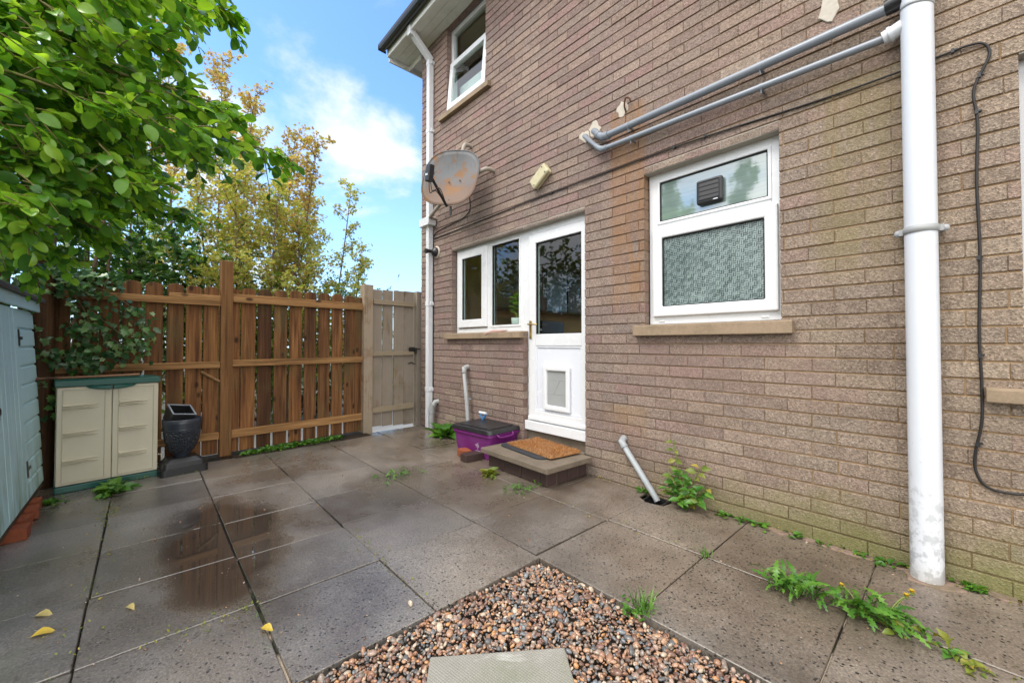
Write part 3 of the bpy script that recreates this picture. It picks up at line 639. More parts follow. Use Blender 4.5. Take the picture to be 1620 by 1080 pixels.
brick_panel(-4.70, 3.0, 4.87, HOLES, lambda u, d, z: (u, WY + d, z), 'wall')
brick_panel(WY + 0.07, WY + 4.0, 4.87, [], lambda u, d, z: (-4.70 + d, u, z), 'side_wall')
# inner leaf that keeps the rooms dark, rooms behind the panes
ib = MB()
for x0, x1, z0, z1 in subtract((-4.62, 3.0, 0, 4.86), [(a - 0.05, b_ + 0.05, c_ - 0.04, d_ + 0.05) for a, b_, c_, d_ in HOLES]): ib.box(x0, x1, WY + 0.0705, WY + 0.16, z0, z1)
ib.build('inner_wall', M['lintel'], house, world=True)
def room(x0, x1, y0, y1, z0, z1, hole=None):
    r = MB(); t = 0.03
    for q in subtract((x0, x1, z0, z1), [hole] if hole else []): r.box(q[0], q[1], y1, y1 + t, q[2], q[3])
    for _ in (0,): pass
    r.box(x0 - t, x0, y0, y1 + t, z0, z1); r.box(x1, x1 + t, y0, y1 + t, z0, z1)
    r.box(x0 - t, x1 + t, y0, y1 + t, z1, z1 + t); r.box(x0 - t, x1 + t, y0, y1 + t, z0 - t, z0)
    return r
r = room(-4.55, -1.75, WY + 0.165, WY + 3.6, 0.2, 2.45, (-3.9, -2.2, 1.12, 2.2)); r.build('room', M['roomwall'], house, world=True)  # kitchen; unseen rear opening added to let daylight into the room
room(-1.68, -0.5, WY + 0.165, WY + 1.6, 0.2, 2.45).build('room', M['roomwall'], house, world=True)
room(-4.5, -3.1, WY + 0.165, WY + 3.0, 2.65, 4.83).build('room', M['roomwall'], house, world=True)
room(0.05, 1.6, WY + 0.165, WY + 3.0, 0.2, 2.45).build('room', M['roomwall'], house, world=True)
# kitchen seen through the glass: wall units, worktop with base units, tall cupboard, an oven front
u = MB(); u.box(-4.5, -1.8, WY + 3.0, WY + 3.58, 0.2, 1.06)
for i in range(7):
    u.box(-4.48 + i * 0.385, -4.12 + i * 0.385, WY + 2.97, WY + 2.999, 0.26, 1.02)
u.build('kitchen_unit', M['roomdark'], house, world=True, bevel=0.004, segs=1)
u = MB(); u.box(-4.52, -1.78, WY + 2.95, WY + 3.59, 1.061, 1.10); u.build('worktop', M['worktop'], house, world=True)

for k in range(5):                                           # units along the room's left wall
    y = WY + 0.85 + k * 0.5
    u = MB(); u.box(-4.545, -4.22, y, y + 0.49, 1.55, 2.22); u.box(-4.218, -4.20, y + 0.01, y + 0.48, 1.56, 2.21); u.build('wall_unit', M['roomdark'] if k != 2 else M['worktop'], house, world=True, bevel=0.003, segs=1)
u = MB(); u.box(-4.545, -3.98, WY + 0.80, WY + 2.9, 1.062, 1.10); u.build('worktop', M['worktop'], house, world=True)
u = MB(); u.box(-4.545, -4.0, WY + 0.82, WY + 2.88, 0.21, 1.06); u.build('base_unit', M['roomdark'], house, world=True)
u = MB(); u.box(-4.545, -4.15, WY + 1.7, WY + 2.2, 1.101, 1.40); u.build('oven', M['black'], house, world=True, bevel=0.006)
u = MB(); u.box(-3.94, -2.85, WY + 0.165, WY + 0.34, 1.185, 1.205); u.build('window_board', M['ceramic'], house, world=True, bevel=0.003, segs=1)
FY = WY + 0.072                                              # face of the window frames
def window_(nm, x0, x1, z0, z1, wd, label=None):
    f = MB(); f.frame(x0, x1, z0, z1, wd, FY, FY + 0.06); return f
def pane(parent, x0, x1, z0, z1, y=None, m=None, M_=None):
    y = FY + 0.03 if y is None else y
    p = MB(); p.box(x0, x1, y, y + 0.006, z0, z1, M=M_); p.build('pane', m or M['glass'], parent, world=True)
def seal(parent, x0, x1, z0, z1, y=None):
    y = FY + 0.018 if y is None else y
    p = MB(); p.frame(x0, x1, z0, z1, 0.006, y, y + 0.02); p.build('seal', M['seal'], parent, world=True)

# kitchen window
f = window_('', -3.99, -2.838, 1.176, 2.165, 0.05); f.box(-3.412, -3.352, FY + 0.001, FY + 0.06, 1.226, 2.115)
kw = f.build('window', M['upvc'], house, bevel=0.004, world=True)
f = MB(); f.frame(-3.948, -3.405, 1.238, 2.118, 0.088, FY - 0.022, FY + 0.03); f.build('sash', M['upvc'], kw, bevel=0.007, world=True)
pane(kw, -3.87, -3.48, 1.31, 2.05, FY + 0.008); seal(kw, -3.862, -3.491, 1.324, 2.032, FY - 0.012)
f = MB(); f.frame(-3.353, -2.886, 1.225, 2.116, 0.022, FY - 0.006, FY + 0.02); f.build('bead', M['upvc'], kw, bevel=0.004, world=True)
pane(kw, -3.345, -2.895, 1.235, 2.105); seal(kw, -3.333, -2.906, 1.245, 2.096, FY + 0.004)
# back door
f = MB(); f.frame(-2.836, -2.005, 0.262, 2.165, 0.074, FY - 0.004, FY + 0.062)
f.box(-2.815, -2.052, FY - 0.05, FY - 0.006, 0.247, 0.33)
dr = f.build('door', M['upvc'], house, bevel=0.004, world=True)
f = MB(); L0, L1 = -2.756, -2.04
f.frame(L0, L1, 0.338, 2.088, 0.088, FY - 0.018, FY + 0.045); f.box(L0 + 0.088, L1 - 0.088, FY - 0.017, FY + 0.045, 1.032, 1.142)
f.box(L0 + 0.004, L1 - 0.004, FY - 0.036, FY - 0.019, 0.34, 0.372)
f.build('door_leaf', M['upvc'], dr, bevel=0.006, world=True)
f = MB(); f.box(L0 + 0.08, L1 - 0.08, FY - 0.004, FY + 0.03, 0.42, 1.04); f.frame(L0 + 0.088, L1 - 0.088, 0.426, 1.032, 0.018, FY - 0.012, FY - 0.003)
f.build('door_panel', M['door'], dr, bevel=0.004, world=True)
pane(dr, L0 + 0.08, L1 - 0.08, 1.13, 2.01, FY + 0.008); seal(dr, L0 + 0.09, L1 - 0.09, 1.144, 1.998, FY - 0.008)
f = MB(); f.box(-2.742, -2.712, FY - 0.028, FY - 0.0185, 1.10, 1.27)
f.tube([(-2.727, FY - 0.022, 1.235), (-2.727, FY - 0.062, 1.235), (-2.715, FY - 0.07, 1.235), (-2.62, FY - 0.07, 1.232), (-2.608, FY - 0.062, 1.23)], 0.0085, 8)
f.lathe([(0.0, 0.004), (0.008, 0.004), (0.008, 0)], 10, M=Matrix.Translation((-2.727, FY - 0.028, 1.14)) @ Matrix.Rotation(R(90), 4, 'X'))
f.build('handle', M['brass'], dr, bevel=0.002, world=True, segs=1)
f = MB(); f.frame(-2.562, -2.25, 0.452, 0.852, 0.045, FY - 0.034, FY - 0.003); f.build('cat_flap', M['upvc'], dr, bevel=0.012, world=True, segs=3)
f = MB(); f.box(-2.522, -2.29, FY - 0.016, FY - 0.008, 0.49, 0.812)
f.prism([(-2.49, 0.70), (-2.435, 0.60), (-2.37, 0.72), (-2.40, 0.72), (-2.436, 0.65), (-2.468, 0.70)], FY - 0.0185, FY - 0.0155)
f.box(-2.52, -2.292, FY - 0.018, FY - 0.0158, 0.60, 0.606); f.box(-2.49, -2.32, FY - 0.018, FY - 0.0158, 0.726, 0.73); f.box(-2.43, -2.32, FY - 0.026, FY - 0.016, 0.487, 0.495)
f.build('flap', M['flapglass'], dr, bevel=0.001, world=True, segs=1)
f = MB(); f.box(-2.78, -2.05, WY + 0.062, WY + 0.15, 0.0, 0.26); f.build('threshold', M['stepslab'], house, world=True)
# bathroom window
f = window_('', -1.512, -0.664, 1.19, 2.29, 0.066); f.box(-1.45, -0.73, FY + 0.001, FY + 0.06, 1.862, 1.91)
bw = f.build('window', M['upvc'], house, bevel=0.004, world=True)
f = MB(); f.frame(-1.478, -0.695, 1.245, 1.872, 0.07, FY - 0.024, FY + 0.03); f.build('sash', M['upvc'], bw, bevel=0.008, world=True)
f = MB(); f.frame(-1.450, -0.728, 1.906, 2.228, 0.02, FY - 0.006, FY + 0.02); f.build('bead', M['upvc'], bw, bevel=0.004, world=True)
pane(bw, -1.44, -0.735, 1.915, 2.22, m=M['reedglass'], y=FY + 0.012); seal(bw, -1.43, -0.748, 1.926, 2.208, FY + 0.0)
pane(bw, -1.42, -0.752, 1.30, 1.81, m=M['weaveglass'], y=FY + 0.0); seal(bw, -1.408, -0.765, 1.315, 1.802, FY - 0.014)
for x in (-1.42, -0.77): f = MB(); f.box(x - 0.02, x + 0.02, FY - 0.006, FY + 0.004, 1.207, 1.219); f.build('drain_cap', M['upvc'], bw, bevel=0.003, world=True)
# upper window with its lower sash ajar
f = window_('', -4.13, -3.34, 3.822, 4.86, 0.055); f.box(-4.075, -3.39, FY + 0.001, FY + 0.06, 4.42, 4.47)
uw = f.build('window', M['upvc'], house, bevel=0.004, world=True)
pane(uw, -4.08, -3.39, 4.47, 4.81)
hinge = Matrix.Translation((0, FY - 0.004, 4.44)) @ Matrix.Rotation(R(-5), 4, 'X') @ Matrix.Translation((0, -(FY - 0.004), -4.44))
f = MB(); f.frame(-4.10, -3.37, 3.845, 4.44, 0.066, FY - 0.03, FY + 0.02); f.v = [tuple(hinge @ Vector(p)) for p in f.v]
sa = f.build('sash', M['upvc'], uw, bevel=0.006, world=True)
p = MB(); p.box(-4.04, -3.43, FY - 0.008, FY - 0.002, 3.90, 4.385, M=hinge); p.build('pane', M['glass'], uw, world=True)
b_ = MB(); b_.box(-4.07, -3.41, FY + 0.09, FY + 0.096, 3.84, 4.19); b_.build('blind', M['upvc'], uw, world=True)
# window at the right edge
f = window_('', 0.176, 1.46, 0.872, 2.262, 0.07); f.frame(0.212, 0.83, 0.925, 2.205, 0.07, FY - 0.02, FY + 0.03)
rw = f.build('window', M['upvc'], house, bevel=0.004, world=True); pane(rw, 0.27, 0.77, 0.98, 2.15); pane(rw, 0.83, 1.40, 0.93, 2.2)
# sills and lintels
def sill(x0, x1, z0, z1, y0=WY - 0.05):
    s_ = MB(); s_.prism([(0, 0)] * 0 or [(y0, z0), (FY - 0.002, z0), (FY - 0.002, z1 + 0.004), (y0, z1 - 0.006)], x0, x1, M=Matrix(((0, 1, 0, 0), (1, 0, 0, 0), (0, 0, 1, 0), (0, 0, 0, 1))))
    return s_.build('sill', M['concrete'], house, bevel=0.005, world=True)
sill(-4.09, -2.778, 1.108, 1.172); sill(-1.585, -0.608, 1.108, 1.186); sill(-4.225, -3.262, 3.752, 3.815); sill(0.075, 1.6, 0.806, 0.868)
for x0, x1, z in ((-3.989, -2.05, 2.15), (-1.513, -0.674, 2.275), (0.184, 1.448, 2.25)):
    l = MB(); l.box(x0, x1, WY + 0.004, FY + 0.01, z - 0.003, z + 0.05); l.build('lintel', M['lintel'], house, world=True)
# sealant smear on the kitchen sill
s_ = MB(); s_.tube([(-3.32, WY - 0.046, 1.142), (-3.27, WY - 0.044, 1.162), (-3.19, WY - 0.03, 1.174), (-3.08, WY - 0.02, 1.178), (-3.0, WY + 0.0, 1.186)], [0.006, 0.016, 0.02, 0.014, 0.004], 8)
s_.build('sealant', M['pinkfill'], house, world=True)
# eaves
e = MB(); e.box(-5.03, 3.0, WY - 0.30, WY + 0.06, 4.872, 4.885)
for i in range(3): e.box(-5.03, 3.0, WY - 0.30 + i * 0.1, WY - 0.302 + (i + 1) * 0.1 - 0.003, 4.868, 4.8719)
e.box(-5.03, -4.66, WY + 0.0605, WY + 4.0, 4.872, 4.885); e.build('soffit', M['soffit'], house, world=True)
e = MB(); e.box(-5.05, 3.0, WY - 0.325, WY - 0.301, 4.855, 5.03); e.box(-5.055, -5.031, WY - 0.30, WY + 0.25, 4.80, 5.05); e.box(-5.03, -4.71, WY - 0.02, WY - 0.0, 4.80, 4.868)
e.build('fascia', M['soffit'], house, bevel=0.003, world=True, segs=1)
g = MB(); n = 9; prof = [(WY - 0.383 + 0.056 * math.cos(a), 4.985 + 0.075 * math.sin(a)) for a in [math.pi + math.pi * k / (n - 1) for k in range(n)]]
prof2 = [(WY - 0.383 + 0.051 * math.cos(a), 4.985 + 0.069 * math.sin(a)) for a in [2 * math.pi - math.pi * k / (n - 1) for k in range(n)]]
pr = prof + prof2; nn = len(pr)
g.add([(-5.08, y, z) for y, z in pr] + [(3.0, y, z) for y, z in pr], [tuple(range(nn)), tuple(reversed(range(nn, 2 * nn)))] + [(i, i + nn, (i + 1) % nn + nn, (i + 1) % nn) for i in range(nn)])
g.box(-5.083, -5.075, WY - 0.438, WY - 0.328, 4.915, 4.985)
g.build('gutter', M['gutter'], house, world=True)
rf = MB(); rf.prism([(WY - 0.40, 5.03), (WY - 0.39, 5.055), (WY + 3.2, 7.3), (WY + 3.2, 7.22)], -5.12, 3.0, M=Matrix(((0, 1, 0, 0), (1, 0, 0, 0), (0, 0, 1, 0), (0, 0, 0, 1))))
rf.build('roof', M['rooftile'], house, world=True)

# ================================================================== FIXTURES ON THE WALL
# soil stack
sp = thing('soil_pipe', (-0.108, 2.593, 0), 'thick white soil pipe standing against the brick wall on the right', 'pipe')
b = MB(); b.lathe([(0.055, -0.03), (0.055, 2.45), (0.055, 5.2)], 40); b.build('pipe', M['soilpipe'], sp)
def clip(z, tilt=0.0):
    c = MB(); Mx = Matrix.Translation((0, 0, z)) @ Matrix.Rotation(tilt, 4, 'X')
    c.lathe([(0.0555, -0.016), (0.059, -0.015), (0.059, 0.015), (0.0555, 0.016)], 40, M=Mx)
    for sg in (-1, 1):
        c.box(sg * 0.058 - 0.014, sg * 0.058 + 0.014, 0.0, 0.05, -0.014, 0.014, M=Mx); c.lathe([(0.015, -0.006), (0.015, 0.0), (0, 0)], 14, M=Mx @ Matrix.Translation((sg * 0.075, 0.02, 0)) @ Matrix.Rotation(R(90), 4, 'X'))
    return c.build('clip', M['pale_pipe'], sp)
clip(1.565)
c = MB(); c.lathe([(0.0555, -0.007), (0.0585, -0.006), (0.0585, 0.006), (0.0555, 0.007)], 40, M=Matrix.Translation((0, 0, 2.585)) @ Matrix.Rotation(R(14), 4, 'Y')); c.build('strap', M['pale_pipe'], sp)
c = MB(); c.tube([(-0.045, 0.0, 2.524), (-0.075, 0.004, 2.517), (-0.115, 0.006, 2.508)], [0.034, 0.033, 0.031], 18); c.tube([(-0.082, 0.004, 2.515), (-0.094, 0.005, 2.512)], 0.037, 18); c.build('branch_socket', M['upvc_pipe'], sp)
c = MB(); c.tube([(-0.045, 0.0, 2.652), (-0.08, 0.004, 2.65), (-0.105, 0.006, 2.648)], [0.038, 0.037, 0.034], 18); c.build('rubber_coupling', M['black'], sp)
c = MB(); pl = [(0.085 * math.cos(a) * (1.1 + 0.25 * math.sin(3 * a + 1)), 0.075 * math.sin(a) * (1 + 0.2 * math.cos(2 * a))) for a in [k * math.pi / 9 for k in range(18)]]
c.plan([(x + 0.01, min(y - 0.012, 0.055)) for x, y in pl], -0.01, 0.009); c.build('mortar_collar', M['fillet'], sp, bevel=0.004, segs=1)

def wall_pipe(name, pts, r, mat, label, bends, clips, cm):
    root = thing(name, tuple(pts[0]), label, 'pipe')
    pp = MB(); pp.tube(pts, r, 16); pp.build('pipe', mat, root, world=True)
    for i in bends:                                          # an elbow fitting: thicker sleeve round each bend
        p = Vector(pts[i]); a = (Vector(pts[i - 1]) - p).normalized(); c_ = (Vector(pts[i + 1]) - p).normalized()
        e_ = MB(); q = bez(p + a * 0.05, p, p + c_ * 0.05, 7); e_.tube(q, r * 1.16, 16)
        for d_ in (a, c_): e_.tube([p + d_ * 0.046, p + d_ * 0.058], r * 1.3, 16)
        e_.build('elbow', mat, root, world=True)
    for p in clips:
        p = Vector(p); k_ = MB(); k_.tube([p - Vector((0.008, 0, 0)), p + Vector((0.008, 0, 0))], r * 1.14, 16); k_.box(p.x - 0.007, p.x + 0.007, p.y, WY + 0.004, p.z - 0.012, p.z + 0.004); k_.tube([p + Vector((0, -r * .3, -r * 1.0)), p + Vector((0, 0, -r * 1.9))], 0.005, 6)
        k_.build('clip', cm, root, world=True)
    return root
wall_pipe('waste_pipe', [(-1.925, 2.69, 2.748), (-1.925, 2.625, 2.742), (-1.83, 2.60, 2.645), (-0.21, 2.597, 2.642)], 0.0245, M['grey_pipe'], 'upper of the two grey waste pipes running along the wall into a black coupling', [2], [(-1.6, 2.6, 2.644), (-0.745, 2.6, 2.643)], M['grey_pipe'])
wall_pipe('waste_pipe', [(-2.02, 2.69, 2.748), (-2.02, 2.625, 2.738), (-1.84, 2.595, 2.55), (-0.21, 2.597, 2.505)], 0.0185, M['grey_pipe'], 'lower and thinner grey waste pipe running along the wall into a white socket', [2], [(-1.58, 2.597, 2.543), (-0.74, 2.597, 2.52)], M['grey_pipe'])
f = MB()
for cx, cz, a in ((-1.945, 2.765, 0.06), (-2.04, 2.755, 0.05)):
    rr = random.Random(int(cx * 100)); f.prism([(cx + a * math.cos(t) * rr.uniform(.6, 1.3), cz + a * 1.1 * math.sin(t) * rr.uniform(.6, 1.3)) for t in [k * math.pi / 7 for k in range(14)]], WY - 0.006 - 0.001 * a, WY + 0.004)
tag(f.build('filler_patch', M['plaster'], bevel=0.003, segs=1), 'pale filler round the wall ends of the two grey waste pipes', 'filler')
f = MB(); rr = random.Random(4); f.prism([(-0.435 + 0.05 * math.cos(t) * rr.uniform(.6, 1.2), 2.83 + 0.08 * math.sin(t) * rr.uniform(.7, 1.2)) for t in [k * math.pi / 7 for k in range(14)]], WY - 0.008, WY + 0.004)
tag(f.build('filler_patch', M['plaster'], bevel=0.003, segs=1), 'small pale filler patch high on the wall above the upper grey pipe', 'filler')
hk = thing('iron_hook', (-1.65, WY, 2.84), 'small rusty iron hook in a pale mortar patch above the grey pipes', 'hook')
f = MB(); rr = random.Random(9); f.prism([(-0.035 + 0.055 * math.cos(t) * rr.uniform(.6, 1.2), -0.01 + 0.06 * math.sin(t) * rr.uniform(.7, 1.2)) for t in [k * math.pi / 7 for k in range(14)]], -0.006, 0.004); f.build('mortar_patch', M['plaster'], hk, bevel=0.003, segs=1)
f = MB(); f.tube(spline([(-0.005, 0.0, -0.05), (-0.008, -0.02, -0.01), (0.01, -0.035, 0.035), (0.04, -0.035, 0.025), (0.05, -0.03, 0.0)], 5), 0.0065, 8); f.build('hook', M['rust'], hk)

# kitchen waste by the box, bath waste by the gully, little overflow by the downpipe
wall_pipe('drain_pipe', [(-3.66, 2.68, 0.80), (-3.66, 2.60, 0.795), (-3.605, 2.60, 0.44), (-3.56, 2.60, 0.03)], 0.022, M['pale_pipe'], 'pale grey drain pipe leaning down behind the purple box', [1], [(-3.607, 2.60, 0.455)], M['pale_pipe'])
wall_pipe('drain_pipe', [(-1.69, 2.68, 0.345), (-1.69, 2.615, 0.34), (-1.405, 2.60, 0.0), (-1.39, 2.597, -0.02)], 0.021, M['drainp'], 'short pale grey drain pipe sloping down the wall into the broken gully', [1], [], M['pale_pipe'])
wall_pipe('drain_pipe', [(-4.285, 2.68, 0.352), (-4.285, 2.622, 0.348), (-4.33, 2.60, 0.27), (-4.335, 2.60, 0.0)], 0.028, M['pale_pipe'], 'stubby grey drain pipe beside the foot of the square downpipe', [2], [], M['pale_pipe'])
g = thing('gully', (-1.40, 2.59, -0.06), 'dark broken gully hole in the paving under the sloping grey drain pipe', 'drain')
b = MB(); b.frame(-0.075, 0.075, -0.075, 0.075, 0.014, 0, 0.05); b.v = [(x, z - 0.005, y - 0.005) for x, y, z in b.v]; b.build('grate_frame', M['black'], g)
b = MB(); b.box(-0.09, 0.10, -0.09, 0.06, -0.06, -0.03); b.build('sump', M['soil'], g)

# square downpipe with its boot
dp = thing('downpipe', (-4.43, 2.62, 0), 'white square downpipe at the left corner of the house', 'downpipe')
b = MB(); b.box(-0.033, 0.033, -0.033, 0.033, 0.02, 4.62); b.build('pipe', M['upvc_pipe'], dp, bevel=0.005)
b = MB()
Mx = Matrix.Translation((0, -0.12, 4.735)) @ Matrix.Rotation(R(50), 4, 'X')
b.box(-0.034, 0.034, -0.034, 0.034, -0.175, 0.17, M=Mx); b.build('swan_neck', M['upvc_pipe'], dp, bevel=0.005)
b = MB(); b.box(-0.036, 0.036, -0.30, -0.215, 4.80, 4.93); b.build('outlet', M['upvc_pipe'], dp, bevel=0.005)
for z in (4.58, 3.72, 1.55, 0.49): b = MB(); b.box(-0.037, 0.037, -0.037, 0.036, z - 0.028, z + 0.028); b.box(0.037, 0.052, -0.01, 0.036, z - 0.02, z + 0.02); b.build('collar', M['upvc_pipe'], dp, bevel=0.004)
b = MB(); b.prism([(-0.125, 2.515), (0.095, 2.515), (0.10, 2.56), (0.10, 2.615), (-0.13, 2.615), (-0.13, 2.56)], -0.075, 0.034); b.build('hopper', M['upvc_pipe'], dp, bevel=0.006)

# cables
cb = MB(); cp = [(-4.39, 2.652, 2.36), (-3.6, 2.651, 2.368), (-2.8, 2.652, 2.385), (-1.95, 2.651, 2.388), (-1.2, 2.651, 2.385), (-0.5, 2.652, 2.352), (-0.17, 2.645, 2.345), (-0.02, 2.65, 2.352), (0.05, 2.65, 2.353), (0.092, 2.65, 2.335), (0.105, 2.65, 2.28), (0.072, 2.65, 2.195), (0.058, 2.65, 2.13), (0.068, 2.65, 2.0), (0.062, 2.65, 1.75), (0.067, 2.65, 1.42), (0.06, 2.65, 1.1), (0.064, 2.65, 0.88), (0.062, 2.645, 0.72), (0.042, 2.65, 0.58), (0.044, 2.65, 0.50), (0.075, 2.65, 0.445), (0.14, 2.65, 0.435), (0.25, 2.65, 0.45), (0.6, 2.65, 0.44)]
cb.tube(spline(cp, 6), 0.0052, 8)
ca = thing('wall_cable', (0.06, 2.652, 0.44), 'black cable clipped along a brick course and down beside the right window', 'cable')
cb.build('cable', M['cable'], ca, world=True)
for x, z in ((-2.4, 2.388), (-1.28, 2.386), (-1.08, 2.383), (0.0, 2.353), (0.075, 2.205), (0.066, 2.05), (0.062, 1.42), (0.06, 1.0), (0.05, 0.62)):
    k = MB(); k.box(x - 0.005, x + 0.005, 2.64, 2.662, z - 0.009, z + 0.009); k.box(x + 0.005, x + 0.015, 2.65, 2.662, z + 0.002, z + 0.009); k.build('cable_clip', M['black'], ca, world=True)
cb = MB(); cb.tube(spline([(-3.62, 2.655, 2.86), (-3.63, 2.652, 2.70), (-3.62, 2.652, 2.56), (-3.66, 2.652, 2.51), (-3.8, 2.652, 2.47), (-4.25, 2.652, 2.44), (-4.37, 2.652, 2.40), (-4.39, 2.652, 2.3), (-4.385, 2.652, 1.2), (-4.385, 2.652, 0.5)], 6), 0.005, 6)
tag(cb.build('wall_cable', M['cable']), 'thin black cable looping down the wall from the satellite dish', 'cable')

# satellite dish
dn = Vector((0.52, -0.80, 0.22)).normalized()                # where the dish looks
dc = Vector((-3.52, 2.32, 2.78))
sd = thing('satellite_dish', (-3.52, 2.32, 2.78), 'rust stained grey satellite dish on wall arms above the kitchen window', 'satellite dish')
rx = Vector((0, 0, 1)).cross(dn).normalized(); ry = dn.cross(rx); rl = R(-7); rx, ry = rx * math.cos(rl) + ry * math.sin(rl), ry * math.cos(rl) - rx * math.sin(rl)
DM = Matrix((rx, ry, dn)).transposed().to_4x4()
b = MB(); RW, RH, seg, rings = 0.325, 0.335, 48, 9; vs = []
for side in (0, 1):
    for i in range(rings):
        q = i / (rings - 1)
        for k in range(seg):
            a = 2 * math.pi * k / seg; sq = 1 + 0.05 * math.cos(4 * a)
            vs.append(DM @ Vector((RW * q * math.cos(a) * (2 - sq), RH * q * math.sin(a) * (2 - sq), 0.075 * q * q - 0.075 - side * 0.004)))
fs = []
for side in (0, 1):
    o_ = side * rings * seg
    for i in range(rings - 1):
        for k in range(seg):
            f_ = (o_ + i * seg + k, o_ + i * seg + (k + 1) % seg, o_ + (i + 1) * seg + (k + 1) % seg, o_ + (i + 1) * seg + k); fs.append(f_ if side == 0 else f_[::-1])
for k in range(seg): fs.append(((rings - 1) * seg + k, (rings - 1) * seg + (k + 1) % seg, rings * seg + (rings - 1) * seg + (k + 1) % seg, rings * seg + (rings - 1) * seg + k))
b.add(vs, fs, 0, True); b.recalc = False
rim = [DM @ Vector((RW * math.cos(a) * (1 - 0.05 * math.cos(4 * a)), RH * math.sin(a) * (1 - 0.05 * math.cos(4 * a)), -0.002)) for a in [2 * math.pi * k / seg for k in range(seg + 1)]]
refl = b.build('reflector', M['dish'], sd)
b = MB(); b.tube(rim, 0.006, 6, cap=False); b.build('rim', M['dish'], refl)
for q in ((-0.03, -0.02), (0.09, 0.0), (0.03, -0.25), (-0.03, -0.25)): b = MB(); b.lathe([(0.0, 0.006), (0.007, 0.005), (0.009, 0)], 10, M=DM @ Matrix.Translation((q[0], q[1], -0.062 + 0.12 * (q[0] ** 2 + q[1] ** 2) * 4))); b.build('bolt', M['iron'], refl)
foot = DM @ Vector((0.03, -0.325, -0.02)); head = DM @ Vector((-0.02, -0.20, 0.34))
b = MB(); b.tube([foot, head], 0.014, 8); b.build('feed_arm', M['black'], sd)
lnb = MB(); Lm = Matrix.Translation(head) @ Matrix.Rotation(R(12), 4, 'Y')
lnb.box(-0.033, 0.033, -0.03, 0.03, -0.075, 0.085, M=Lm); ln = lnb.build('receiver', M['black'], sd, bevel=0.01)
lnb = MB(); lnb.tube([head + Vector((0, 0, 0.055)), head + Vector((0, 0, 0.055)) - dn * 0.07], [0.026, 0.032], 14); lnb.build('horn', M['pale_pipe'], ln)
lnb = MB(); lnb.box(-0.02, 0.02, -0.034, -0.031, -0.022, -0.006, M=Lm); lnb.build('sticker', M['whitegrip'], ln)
lnb = MB()
for dx in (-0.012, 0.012): lnb.tube(spline([head + Vector((dx, 0, -0.07)), head + Vector((dx * 2, 0.02, -0.17)), head + Vector((dx * 3 + 0.05, 0.06, -0.15)), foot], 6), 0.0045, 6)
lnb.build('lead', M['cable'], ln)
hubp = DM @ Vector((0, 0, -0.16)); b = MB(); b.box(-0.07, 0.07, -0.06, 0.06, -0.17, -0.075, M=DM); b.build('mount', M['steel'], sd, bevel=0.006)
def wallpt(x, z): return Vector((x, WY + 0.01, z)) - dc
for x, z in ((-3.60, 3.235), (-3.215, 2.845), (-4.33, 2.60)):
    wp = wallpt(x, z); n_ = (hubp - wp).normalized(); b = MB()
    b.tube(spline([wp, wp + Vector((0, -0.07, 0)), wp + Vector((0, -0.10, 0)) + n_ * 0.06, hubp], 5), 0.021, 10); b.lathe([(0.0, -0.016), (0.04, -0.014), (0.042, 0)], 16, M=Matrix.Translation(wp) @ Matrix.Rotation(R(90), 4, 'X')); b.build('wall_arm', M['beige_pipe'], sd)
b = MB(); q0 = DM @ Vector((0.03, -0.34, -0.04)); b.tube([q0 + Vector((.03, 0.02, 0.02)), q0 + Vector((.03, 0.02, -0.07))], 0.012, 8); b.build('clamp_bolt', M['iron'], sd)

# bulkhead lamp, unlit
bl = thing('wall_lamp', (-2.515, WY, 2.557), 'small cream rectangular wall lamp fixed askew above the back door', 'wall lamp', rot=(0, R(-33), 0))
b = MB(); b.box(-0.105, 0.105, -0.03, 0, -0.05, 0.05); b.build('back_plate', M['cream'], bl, bevel=0.012)
b = MB(); b.prism([(-0.11, -0.055), (0.11, -0.055), (0.11, 0.055), (-0.11, 0.055)], -0.066, -0.031); b.build('cover', M['cream'], bl, bevel=0.018, segs=3)
for x, z in ((-0.08, -0.03), (0.075, 0.03), (0.075, -0.034)): b = MB(); b.lathe([(0, 0.003), (0.006, 0.003), (0.006, 0)], 8, M=Matrix.Translation((x, -0.066, z)) @ Matrix.Rotation(R(90), 4, 'X')); b.build('screw', M['iron'], bl)
# black hose tap
tp = thing('garden_tap', (-4.325, WY, 2.185), 'black outdoor tap on a pale disc beside the square downpipe', 'tap')
b = MB(); b.lathe([(0.075, 0), (0.072, 0.012), (0.0, 0.014)], 22, M=Matrix.Rotation(R(90), 4, 'X')); b.build('back_disc', M['plaster'], tp)
b = MB(); b.lathe([(0.058, 0.012), (0.06, 0.03), (0.048, 0.048), (0.02, 0.056), (0.02, 0.09)], 22, M=Matrix.Rotation(R(90), 4, 'X'))
b.tube([(0, -0.08, 0), (-0.008, -0.15, -0.005)], [0.021, 0.024], 14); b.tube([(-0.006, -0.13, -0.004), (-0.008, -0.155, -0.005)], 0.03, 14); b.build('spout', M['black'], tp)
